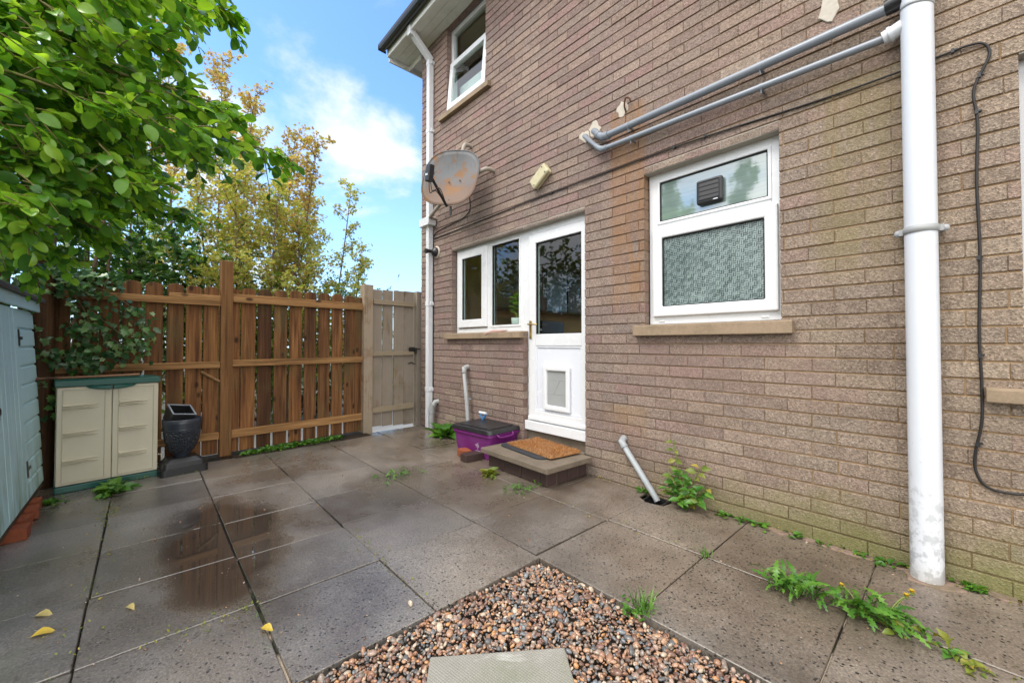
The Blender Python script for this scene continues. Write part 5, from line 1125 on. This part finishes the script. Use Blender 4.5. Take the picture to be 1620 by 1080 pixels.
# --- big glossy shrub leaning over the shed into the picture
SH_POLY = [(-230, -140), (345, -60), (325, 0), (300, 32), (268, 72), (258, 105), (285, 135), (310, 165), (350, 202), (375, 226), (345, 240), (300, 242), (255, 246), (225, 275), (240, 310), (228, 330), (205, 318), (160, 330), (135, 345), (80, 345), (45, 375), (10, 405), (-230, 430)]
shb = thing('overhanging_shrub', (-2.75, -2.0, 0), 'large glossy green leafed shrub hanging over the shed at top left', 'shrub')
tw = MB(); lv = Leaves(); lv2 = Leaves()
trunk_top = Vector((-2.6, -1.75, 1.55))
tr = MB(); tr.tube(spline([(-2.75, -2.0, -0.1), (-2.72, -1.95, 0.7), trunk_top], 5), [0.07, 0.066, 0.063, 0.06, 0.058, 0.056, 0.054, 0.052, 0.05, 0.047, 0.045], 10); tr.build('trunk', M['bark'], shb, world=True)
LIMBS = [(415, 236, 1.95), (345, 12, 2.05), (270, 330, 2.2), (330, 160, 1.8), (240, 70, 1.7), (150, 360, 1.95), (60, 380, 1.7), (120, 150, 1.5), (20, 250, 1.45), (180, 250, 1.75), (60, 40, 1.55), (200, -30, 2.0), (20, 395, 1.9), (300, 230, 2.2)]
for lx, ly, ld_ in LIMBS:
    tip = at(lx, ly, ld_); mid = trunk_top.lerp(tip, 0.5) + Vector((vr.uniform(-.1, .1), vr.uniform(-.1, .1), 0.32 + 0.1 * vr.random()))
    pts = bez(trunk_top, mid, tip, 14); tw.tube(pts, [0.022 * (1 - i / 13) + 0.004 for i in range(14)], 6, cap=False)
    ax = (pts[-1] - pts[-2]).normalized()
    sprig(lv, tw, pts[-1] - ax * 0.04, ax, 0.16, 9, 0.070); sprig(lv2, tw, pts[-1], ax + rv(.2), 0.07, 5, 0.045)
    for i in range(7, 14):
        for _ in range(3):
            sprig(lv, tw, pts[i], ax * 0.7 + rv(0.55) + Vector((0, 0, -0.1)), vr.uniform(0.12, 0.22), 9, 0.070)
cnt = 0
while cnt < 700:
    x, y = vr.uniform(-230, 415), vr.uniform(-140, 470)
    if not in_poly(x, y, SH_POLY): continue
    if x > 235 and 15 < y < 110 and vr.random() < 0.55: continue
    if x < -20 and vr.random() < 0.45: continue
    cnt += 1
    dep = vr.uniform(1.3, 2.3) + 0.35 * max(0, x) / 415
    p = at(x, y, dep); d = Vector((-0.15, 0.75, 0.0)) + rv(0.5) + Vector((0, 0, -0.12))
    top = y < 60 or vr.random() < 0.12
    sprig(lv, tw, p - d.normalized() * 0.07, d, vr.uniform(0.11, 0.2), vr.randint(7, 10), 0.070 if dep > 1.6 else 0.064)
    if top or vr.random() < 0.25: sprig(lv2, tw, p + rv(0.03), d + Vector((0, 0, 0.3)), vr.uniform(0.06, 0.1), 5, 0.062)
tw.build('branches', M['twig'], shb, world=True)
lv.build('foliage', OVAL, M['grisel'], shb); lv2.build('young_foliage', OVAL, M['griselnew'], shb)

# --- ivy over the left end of the fence
iv = thing('ivy', (-4.58, -0.55, 0), 'dark green ivy climbing over the left end of the brown fence', 'ivy')
lv = Leaves(); st_ = MB()
FM = Matrix.Translation(FA) @ Matrix.Rotation(FROT, 4, 'Z'); FX = (FM.to_3x3() @ Vector((1, 0, 0)))
def fpt(s_, z, off): return FM @ Vector((off, s_, z))
runs = [[(-1.25, 1.62), (-1.0, 1.45), (-0.85, 1.3), (-0.72, 1.1), (-0.62, 0.98)], [(-1.1, 1.62), (-0.95, 1.3), (-0.9, 1.0), (-0.82, 0.86)], [(-0.95, 1.55), (-0.75, 1.42), (-0.6, 1.25), (-0.58, 1.05)], [(-1.25, 1.3), (-1.15, 1.05), (-1.0, 0.95), (-0.9, 0.88)], [(-1.1, 0.9), (-0.95, 0.98), (-0.75, 0.95)], [(-1.0, 1.2), (-0.8, 1.12), (-0.68, 1.0)], [(-1.35, 1.5), (-1.28, 1.2), (-1.3, 0.8), (-1.25, 0.5)], [(-1.2, 0.8), (-1.1, 0.7), (-1.05, 0.55)]]
for rn in runs:
    pts = [fpt(a + vr.uniform(-.03, .03), z, 0.0 + vr.uniform(0, 0.03)) for a, z in rn]; pts = spline(pts, 7)
    st_.tube(pts, 0.004, 5, cap=False)
    for p in pts:
        for _ in range(4):
            off = vr.uniform(0.0, 0.10); q = p + rv(0.045) + FX * off * 0.6
            lv.add(q, rv(0.6) + Vector((0, 0, -0.7)), FX * 1.0 + Vector((0, 0, 0.45)) + rv(0.4), vr.uniform(0.035, 0.062))
for _ in range(1250):                                        # the thick top that spills over the boards
    a = vr.uniform(-1.7, -0.72); zt = 1.62 + 0.28 * (1 - (a + 1.7) / 1.25) + 0.12 * math.sin(a * 9); z = vr.uniform(1.42 + 0.12 * max(0, (a + 1.0)), max(1.5, zt)); off = vr.gauss(-0.08, 0.13)
    if a > -0.95 and z < 1.56 and vr.random() < 0.7: continue
    lv.add(fpt(a, z, off), rv(0.7) + Vector((0, 0, -0.5)) + FX * 0.3, FX * 0.6 + Vector((0, 0, 0.8)) + rv(0.45), vr.uniform(0.035, 0.065))
st_.build('stems', M['bark'], iv, world=True); lv.build('foliage', IVY, M['ivy'], iv)

# --- shrubs behind the fence
def bush(name, label, cat, cx, cy, rx_, ry_, zlo, zhi, n, size, m, tmpl, base_z=0.0, group=None, lumps=5):
    t = thing(name, (cx, cy, base_z), label, cat, group)
    lv = Leaves(); tw_ = MB(); cl_ = []
    for _ in range(lumps):
        cl_.append((cx + vr.uniform(-.7, .7) * rx_, cy + vr.uniform(-.75, .75) * ry_, vr.uniform(zlo + 0.25 * (zhi - zlo), zhi - 0.12 * (zhi - zlo)), vr.uniform(0.3, 0.55)))
    for q in cl_: tw_.tube(bez((cx + vr.uniform(-.2, .2) * rx_, cy + vr.uniform(-.6, .6) * ry_, base_z), (q[0], q[1], (q[2] + base_z) / 2), (q[0], q[1], q[2]), 6), [0.03, 0.026, 0.022, 0.018, 0.013, 0.008], 6, cap=False)
    for i in range(n // 6):
        q = cl_[vr.randrange(len(cl_))]
        u_ = rv(1).normalized() * (vr.random() ** 0.4)
        p = Vector((q[0] + u_.x * rx_ * q[3] * 1.3, q[1] + u_.y * ry_ * q[3] * 1.3, q[2] + u_.z * (zhi - zlo) * q[3] * 0.75))
        if p.z < zlo: p.z = zlo + vr.random() * (zhi - zlo) * .5
        sprig(lv, tw_ if vr.random() < 0.5 else None, p, u_ + Vector((0, 0, 0.4)) + rv(.3), vr.uniform(2.0, 3.6) * size, 6, size, r=0.0025)
    tw_.build('stems', M['bark'], t, world=True); lv.build('foliage', tmpl, m, t); return t
bush('leafy_bush', 'dense dark green bush rising behind the ivy covered fence end', 'bush', -5.9, -0.95, 0.8, 1.5, 0.1, 3.2, 9000, 0.075, M['ivy'], IVY, lumps=24)
bush('leafy_bush', 'mid green bush behind the fence boards left of the tall post', 'bush', -6.4, 0.55, 0.6, 1.2, 0.0, 2.25, 8000, 0.08, M['bush'], POINT, lumps=10)
bush('leafy_bush', 'light green bush behind the fence between the tall post and the gate', 'bush', -6.6, 2.0, 0.6, 1.4, 0.0, 1.95, 7000, 0.065, M['bush'], POINT, lumps=12)
bush('leafy_bush', 'fresh green tree crown glimpsed low behind the overhanging shrub', 'bush', -6.4, -0.4, 0.8, 0.9, 1.5, 2.75, 2200, 0.07, M['griselnew'], POINT, lumps=9)
bush('leafy_bush', 'low bush peeping over the gate top', 'bush', -7.0, 3.75, 0.35, 0.4, 0.1, 1.9, 700, 0.05, M['bush'], POINT, lumps=10)

# --- young maples: thin stems with rising side shoots
def sapling(label, base, top, nside, size, m, lean=0.12, dens=1.0, low=0.25, spread=0.75):
    base, top = Vector(base), Vector(top)
    t = thing('maple_sapling', tuple(base), label, 'tree', 'young maples behind the fence')
    wd = MB(); lv = Leaves(); H_ = top.z - base.z
    mid = base.lerp(top, 0.5) + Vector((vr.uniform(-.1, .1), vr.uniform(-.15, .15), 0)); pts = bez(base, mid, top, 20)
    wd.tube(pts, [0.018 * (1 - i / 19) ** 0.8 + 0.003 for i in range(20)], 7, cap=False)
    for k in range(nside):
        f = low + (1 - low) * (k + vr.random() * 0.8) / nside; i = min(int(f * 19), 18); p = pts[i].lerp(pts[i + 1], f * 19 - i)
        az = vr.uniform(0, 2 * math.pi); L_ = (spread * (1.05 - f) + 0.16) * vr.uniform(0.6, 1.15)
        d = Vector((math.cos(az), math.sin(az), vr.uniform(0.7, 1.25))).normalized(); e_ = p + d * L_
        bp = bez(p, p + d * L_ * 0.5 + Vector((0, 0, -0.05 * L_)), e_, 6); wd.tube(bp, [0.006, 0.0055, 0.005, 0.004, 0.003, 0.002], 5, cap=False)
        for j in range(1, 6):
            for c_ in range(int(4.4 * dens) if j < 5 else int(6 * dens)):
                sd_ = rv(1); sd_.z = abs(sd_.z) * 0.3; q = bp[j] + sd_.normalized() * vr.uniform(0.02, 0.11)
                for _ in range(vr.randint(2, 4)):
                    ld = rv(0.8) + Vector((0, 0, -0.35)) + sd_ * 0.4
                    lv.add(q + rv(0.018), ld, Vector((0, 0, 0.9)) + rv(0.5), size * vr.uniform(0.6, 1.15))
    wd.build('trunk', M['bark'], t, world=True); lv.build('crown', MAPLE, m, t); return t
def gnd(x, y, dep):
    p = at(x, y, dep); return Vector((p.x, p.y, -0.1))
for bx_, tx, ty, dep, ns, m, lab, dn_, sp_ in (
        (300, 268, 62, 5.6, 26, 'maple', 'tallest bronze leafed maple sapling, rising out of the big shrub', 1.0, 0.7),
        (338, 352, 92, 6.1, 26, 'maple', 'bronze maple sapling beside the white cloud left of the blue sky', 1.0, 0.62),
        (372, 404, 148, 5.7, 24, 'maple', 'bronze maple sapling whose stem rises just right of the tall fence post', 1.0, 0.6),
        (398, 395, 205, 6.6, 20, 'mapleg', 'yellow green maple sapling partly hidden behind the bronze ones', 1.0, 0.65),
        (425, 468, 212, 5.9, 22, 'maple', 'bronze maple sapling with a straight bare stem near the fence middle', 0.9, 0.5),
        (452, 503, 226, 5.6, 22, 'maple', 'rightmost of the tall bronze maple saplings, leaning right', 0.9, 0.5),
        (500, 556, 292, 6.4, 12, 'mapleg', 'sparse green sapling leaning towards the house above the gate end', 0.8, 0.42),
        (345, 300, 215, 5.2, 22, 'mapleg', 'low yellow green maple sapling close behind the tall fence post', 1.1, 0.62),
        (415, 440, 300, 5.2, 16, 'mapleg', 'short yellow green maple sapling just above the middle of the fence', 1.1, 0.5),
        (270, 235, 200, 6.2, 20, 'mapleg', 'yellow green maple sapling mostly hidden behind the overhanging shrub', 1.0, 0.65),
        (470, 492, 318, 6.6, 20, 'mapleg', 'fine leafed yellow green maple filling the gap left of the sparse sapling', 1.1, 0.75),
        (430, 440, 250, 6.9, 24, 'mapleg', 'yellow green maple set farthest back behind the fence middle', 1.1, 0.8),
        (385, 372, 260, 5.0, 22, 'mapleg', 'low spreading yellow green maple right behind the tall fence post', 1.2, 0.7),
        (455, 470, 335, 5.4, 16, 'mapleg', 'low spreading yellow green maple above the right fence panel', 1.1, 0.6),
        (530, 572, 395, 6.0, 12, 'mapleg', 'small green sapling by the gate with arching thin shoots', 0.9, 0.5)):
    sapling(lab, gnd(bx_, 500, dep), at(tx, ty, dep * 1.0), int(ns * 1.75), 0.048, M[m], dens=dn_ * 1.05, spread=sp_ * 1.35)

# --- hedge and fence on the camera's side of the garden (seen mirrored in the panes)
for i, (x, y, lab) in enumerate(((-5.2, -2.6, 'clipped dark hedge clump behind the shed, left end'), (-3.6, -3.2, 'clipped dark hedge clump behind the big shrub trunk'), (-1.8, -3.6, 'clipped dark hedge clump behind the camera'), (0.2, -3.8, 'clipped dark hedge clump at the right behind the camera'))):
    bush('garden_hedge', lab, 'hedge', x, y, 0.8, 0.6, 0.0, 2.5, 1500, 0.11, M['bush'], POINT, group='hedge behind the garden', lumps=9)

for b3, t3, lab in (((-2.6, -2.9, -0.1), (-2.7, -2.8, 4.3), 'slim leafy tree behind the shed, nearer the camera'), ((-3.9, -2.7, -0.1), (-4.0, -2.6, 4.6), 'slim leafy tree behind the far end of the shed'), ((-1.7, -4.2, -0.1), (-1.6, -4.0, 5.2), 'tall slim leafy tree behind the camera')):
    o = sapling(lab, b3, t3, 34, 0.11, M['bush'], dens=1.1, spread=1.0); o.name = 'garden_tree'; o['group'] = 'slim trees behind the garden'
# --- weeds
def T_jag(n=17):
    V = []; F = []
    for i in range(n):
        t = i / (n - 1); env = (0.02 + 0.15 * math.sin(math.pi * min(1, t * 0.93 + 0.02)) ** 1.2 * (0.35 + 0.75 * t)); w_ = env * (1.0 if i % 2 else 0.3)
        sweep = -0.05 if i % 2 else 0.0
        x = t + sweep * (1 if 0 < i < n - 1 else 0); z = 0.30 * math.sin(t * 2.4) - 0.22 * t * t
        V += [(x, -w_, z + 0.25 * w_), (t, 0, z), (x, w_, z + 0.25 * w_)]
    for i in range(n - 1): a = 3 * i; F += [(a, a + 3, a + 4, a + 1), (a + 1, a + 4, a + 5, a + 2)]
    return np.array(V, float), F
JAG = T_jag()
def T_blade():
    V = []; F = []
    for i in range(5):
        t = i / 4; w_ = 0.035 * (1 - t) + 0.004; V += [(t * 0.85, -w_, 0.9 * t - 0.45 * t * t), (t * 0.85, w_, 0.9 * t - 0.45 * t * t)]
    for i in range(4): a = 2 * i; F.append((a, a + 2, a + 3, a + 1))
    return np.array(V, float), F
BLADE = T_blade()
def rosette(name, label, cat, loc, n, size, m, tmpl, tilt=0.2, spread=0.02, group=None, stretch=None, nrand=0.25):
    t = thing(name, loc, label, cat, group); lv = Leaves()
    for i in range(n):
        a = 2 * math.pi * (i * 0.381966 + vr.uniform(-.06, .06)); e = vr.uniform(-0.08, 1) * tilt * 3
        d = Vector((math.cos(a), math.sin(a), e))
        if stretch: d += Vector(stretch) * vr.uniform(0, 1)
        o_ = Vector((vr.gauss(0, spread), vr.gauss(0, spread), vr.uniform(0.0, 0.01)))
        if stretch: o_ += Vector((stretch[0], stretch[1], 0)).normalized() * vr.uniform(-1, 1) * spread * 3
        lv.add(o_, d, Vector((0, 0, 1)) + rv(nrand), size * vr.uniform(0.55, 1.1))
    lv.build('leaves', tmpl, m, t, world=False); return t
def flower(t, p0, p1, r=0.013):
    p0, p1 = Vector(p0), Vector(p1); s_ = MB(); s_.tube(bez(p0, (p0 + p1) / 2 + Vector((0, 0, 0.03)), p1, 6), 0.0022, 6); s_.lathe([(0.003, -0.012), (0.007, -0.006), (0.006, 0.003)], 8, M=Matrix.Translation(p1)); s_.build('stalk', M['stem'], t)
    lv = Leaves()
    for i in range(26):
        a = i * 2.4; e = 0.25 + 1.6 * (i / 26); lv.add(p1, (math.cos(a), math.sin(a), e), Vector((-math.cos(a), -math.sin(a), 1.0)), r * vr.uniform(.8, 1.1))
    lv.build('flower', TINY, M['flower'], t, world=False)
d1 = rosette('dandelion', 'bushy dandelion clump without flowers in the slab joint', 'weed', (-0.475, 2.035, 0.002), 60, 0.12, M['weed'], JAG, 0.42, 0.024, stretch=(0.25, 0.0, 0.1))
d2 = rosette('dandelion', 'large sprawling dandelion with yellow buds near the soil pipe foot', 'weed', (-0.235, 2.075, 0.002), 50, 0.125, M['weed'], JAG, 0.22, 0.026, stretch=(0.4, 0.05, 0.0))
lv = Leaves()
for i in range(12): lv.add((0.07 + vr.uniform(-.08, .08), 0.0 + vr.uniform(-.04, .03), 0.003), (vr.uniform(-.3, 1), vr.gauss(0, .8), vr.uniform(.05, .5)), Vector((0, 0, 1)) + rv(.3), 0.10 * vr.uniform(.6, 1.1))
lv.build('leaves', JAG, M['weed'], d2, world=False)
for p in ((0.09, 0.06, 0.10), (0.105, 0.075, 0.115), (-0.10, 0.05, 0.06)): flower(d2, (p[0] * .4, p[1] * .3, 0.01), p)
lv = Leaves()
for i in range(14): lv.add((vr.uniform(-.05, .2), vr.uniform(-.05, .03), 0.004), rv(.7) + Vector((0, 0, .3)), Vector((0, 0, 1)) + rv(.5), 0.05)
lv.build('dry_leaves', POINT, M['weedy'], d2, world=False)
rosette('grass_tuft', 'fresh grass tuft where the slab joint meets the gravel', 'grass', (-0.855, 1.475, 0.0), 46, 0.085, M['weed'], BLADE, 0.35, 0.018)
lv = Leaves(); cw = thing('clover_weed', (-0.87, 1.435, -0.01), 'small round leafed weed at the edge of the gravel', 'weed')
for i in range(46): a = vr.uniform(0, 6.3); lv.add((vr.gauss(0, .026), vr.gauss(0, .02), vr.uniform(.002, .03)), (math.cos(a), math.sin(a), .2), Vector((0, 0, 1)) + rv(.4), vr.uniform(.014, .026))
lv.build('leaves', OVAL, M['weed'], cw, world=False)
rosette('grass_tuft', 'tiny grass tuft in the joint crossing below the sloping drain pipe', 'grass', (-0.855, 2.06, 0.0), 30, 0.06, M['weed'], BLADE, 0.35, 0.014)
rosette('slab_weed', 'low green weed in the slab joint before the purple box', 'weed', (-3.02, 1.49, 0.0), 34, 0.085, M['weed'], JAG, 0.12, 0.045, stretch=(-0.2, 0.5, 0))
rosette('slab_weed', 'yellowish weed tuft in front of the step near the loose bricks', 'weed', (-2.53, 2.05, 0.0), 34, 0.09, M['weedy'], POINT, 0.35, 0.02)
rosette('slab_weed', 'flat green weed nearest the front corner of the step', 'weed', (-2.14, 2.01, 0.0), 34, 0.075, M['weed'], JAG, 0.06, 0.035, stretch=(0.0, 0.4, 0))
rosette('slab_weed', 'spiky green weed growing at the foot of the cupboard doors', 'weed', (-4.06, -0.165, 0.0), 44, 0.14, M['weed'], POINT, 0.2, 0.03, stretch=(0.35, 0.1, 0))
rosette('slab_weed', 'small weed between the shed bricks and the cupboard', 'weed', (-4.02, -0.455, 0.0), 26, 0.06, M['weed'], POINT, 0.3, 0.03)
rosette('dock_plant', 'broad leafed green dock plant against the wall by the downpipe', 'plant', (-3.93, 2.535, 0.0), 26, 0.25, M['weed'], POINT, 0.33, 0.03)
# seedling shrub at the gully
sg = thing('seedling_shrub', (-1.22, 2.625, 0.0), 'young green and bronze leafed plant sprouting from the gully', 'plant'); lv = Leaves(); lvy = Leaves(); st_ = MB()
for (x, z, ny, yel) in ((-1.28, 0.40, 0.03, 1), (-1.10, 0.27, 0.05, 1), (-1.20, 0.22, 0.07, 0), (-1.05, 0.16, 0.07, 0), (-1.26, 0.18, 0.08, 0), (-1.14, 0.13, 0.10, 0), (-1.30, 0.10, 0.08, 0), (-1.08, 0.08, 0.12, 0), (-1.2, 0.06, 0.12, 0)):
    pts = bez((-1.22, 2.63, 0.0), (x * .6 - 1.22 * .4, 2.63 - ny * .5, z * .6), (x, 2.64 - ny, z), 7); st_.tube(pts, 0.0035, 6, cap=False)
    for k in range(2, 7):
        for sg_ in (-1, 1):
            d = Vector((sg_ * vr.uniform(.5, 1), -vr.uniform(.2, .9), vr.uniform(-.2, .4))); (lvy if (yel and k > 3) or vr.random() < .14 else lv).add(pts[k], d, Vector((0, -0.6, 0.8)) + rv(.3), vr.uniform(0.045, 0.085))
st_.build('stems', M['stem'], sg, world=True); lv.build('leaves', POINT, M['weed'], sg); lvy.build('bronze_leaves', POINT, M['weedy'], sg)
# seedlings along the foot of the wall
wl = ((-0.97, 'round leafed'), (-0.86, 'flat'), (-0.77, 'upright oval leafed'), (-0.62, 'sparse'), (-0.5, 'tiny'), (-0.28, 'creeping'), (0.03, 'bright green bushy'), (-1.52, 'small'))
spots = ('just right of the gully plant', 'second along from the gully plant', 'at the first slab joint', 'midway between gully and soil pipe', 'left of the creeping wall weed', 'left of the soil pipe foot', 'right of the soil pipe foot', 'left of the sloping drain pipe')
for (x, kind), sp_ in zip(wl, spots):
    t = rosette('wall_weed', f'{kind} weed at the wall foot, {sp_}', 'weed', (x, 2.63, 0.0), 26 if kind in ('bright green bushy', 'creeping') else 14, 0.05 if 'tiny' not in kind else 0.035, M['weed'], OVAL if 'round' in kind or 'oval' in kind else POINT, 0.25, 0.022 if kind != 'creeping' else 0.03, group='weeds along the wall foot', stretch=(0.4, -.1, 0) if kind == 'creeping' else None)
rosette('slab_weed', 'small pale weed in the joint near the bottom right corner', 'weed', (0.02, 2.0, 0.0), 16, 0.04, M['weedy'], POINT, 0.2, 0.02)
rosette('slab_weed', 'little weed leaf beyond the big flowering dandelion', 'weed', (-0.03, 2.04, 0.0), 9, 0.045, M['weed'], POINT, 0.2, 0.015)
# grass and creeping weeds under the fence
def strip_weeds(name, label, pts, n, size, tmpl, m):
    lv = Leaves()
    for _ in range(n):
        t = vr.random(); p = Vector(pts[0]).lerp(Vector(pts[1]), t); a = vr.uniform(0, 6.3)
        lv.add(p + Vector((vr.gauss(0, .035), vr.gauss(0, .03), vr.uniform(0, .015))), (math.cos(a), math.sin(a), vr.uniform(.1, 1.0)), Vector((0, 0, 1)) + rv(.4), size * vr.uniform(.5, 1.2))
    o = lv.build(name, tmpl, m); tag(o, kind='stuff'); return o
strip_weeds('fence_foot_weeds', '', ((-4.56, 0.72, 0.0), (-4.64, 1.62, 0.0)), 700, 0.05, POINT, M['weed'])
strip_weeds('joint_moss', '', ((-4.0, -0.17, -0.004), (-3.3, -0.16, -0.004)), 160, 0.013, TINY, M['weedy'])
strip_weeds('joint_moss', '', ((-1.95, 0.345, -0.003), (-1.6, 0.34, -0.003)), 60, 0.018, BLADE, M['weed'])
for a_, b_, n_ in (((-1.39, 0.86, -.004), (-2.3, 0.86, -.004), 60), ((-1.95, -0.16, -.004), (-3.4, -0.16, -.004), 110), ((-1.91, 0.0, -.004), (-1.91, 0.34, -.004), 60), ((-1.42, 1.46, -.004), (-0.4, 2.06, -.004), 0), ((-0.3, 2.06, -.004), (0.9, 2.06, -.004), 120), ((-0.86, 2.06, -.004), (-1.9, 2.06, -.004), 50), ((-0.75, 2.635, 0.004), (0.9, 2.635, 0.004), 260), ((-1.98, 2.64, 0.0), (-1.3, 2.64, 0.0), 70), ((-4.25, -0.10, 0.0), (-4.2, 0.45, 0.0), 60)):
    if n_: strip_weeds('joint_moss', '', (a_, b_), n_, 0.014, TINY, M['weedy'])
n_ = 900; gq = np.stack([rng.uniform(-4.3, 0.3, n_), rng.uniform(-0.65, 2.6, n_), np.full(n_, 0.004)], 1)
gq = gq[~((gq[:, 0] > -1.40) & (gq[:, 1] < 1.46)) & ~((gq[:, 0] > -2.85) & (gq[:, 0] < -1.9) & (gq[:, 1] > 2.1)) & ~((gq[:, 0] > -3.4) & (gq[:, 0] < -2.8) & (gq[:, 1] > 2.15))]
tag(pebbles('grit', gq, np.clip(rng.lognormal(math.log(0.0018), 0.5, len(gq)), 0.001, 0.005), M['pebble']), kind='stuff')
m_ = MB(); m_.plan([(-4.60, 0.6), (-4.46, 0.62), (-4.5, 1.2), (-4.52, 1.7), (-4.56, 1.95), (-4.72, 1.95)], -0.03, 0.004); tag(m_.build('bare_earth_strip', M['soil'], bevel=0.01, segs=1), kind='structure')
# fallen leaves
def fallen(loc, rz, size, label, m, tip=0.1):
    lv = Leaves(); d = Vector((math.cos(rz), math.sin(rz), 0.02)); lv.add((0, 0, 0), d, (0.1, -.05, 1), size)
    o = lv.build('fallen_leaf', POINT, m); o.location = loc; tag(o, label, 'leaf', 'fallen leaves on the paving'); return o
fallen((-2.40, -0.31, 0.008), R(60), 0.07, 'pale fallen leaf beside the joint at the far left', M['fallenpale'])
fallen((-2.235, -0.30, 0.008), R(85), 0.078, 'bright yellow fallen leaf with torn end at the left', M['fallen'])
fallen((-1.745, 0.325, 0.008), R(35), 0.06, 'yellow fallen leaf across the slab joint near the gravel', M['fallen'])
fallen((-2.245, -0.045, 0.008), R(30), 0.05, 'small pale fallen leaf on the middle left slab', M['fallenpale'])
pebs = pebbles('loose_pebble', np.array([[-1.49, 0.80, 0.012]]), np.array([0.013]), M['pebble']); tag(pebs, 'single pale pebble lying on the slab beside the gravel', 'pebble')
# plant indoors
lv = Leaves()
for i in range(20): a = i * 2.4; lv.add((0, 0, 0.12 + 0.012 * i), (math.cos(a), math.sin(a), .5), Vector((0, 0, 1)) + rv(.3), 0.11)
m_ = MB(); m_.tube([(0, 0, 0.09), (0.01, 0, 0.36)], 0.006, 6); m_.build('stem', M['stem'], pp); lv.build('foliage', OVAL, M['bush'], pp, world=False)
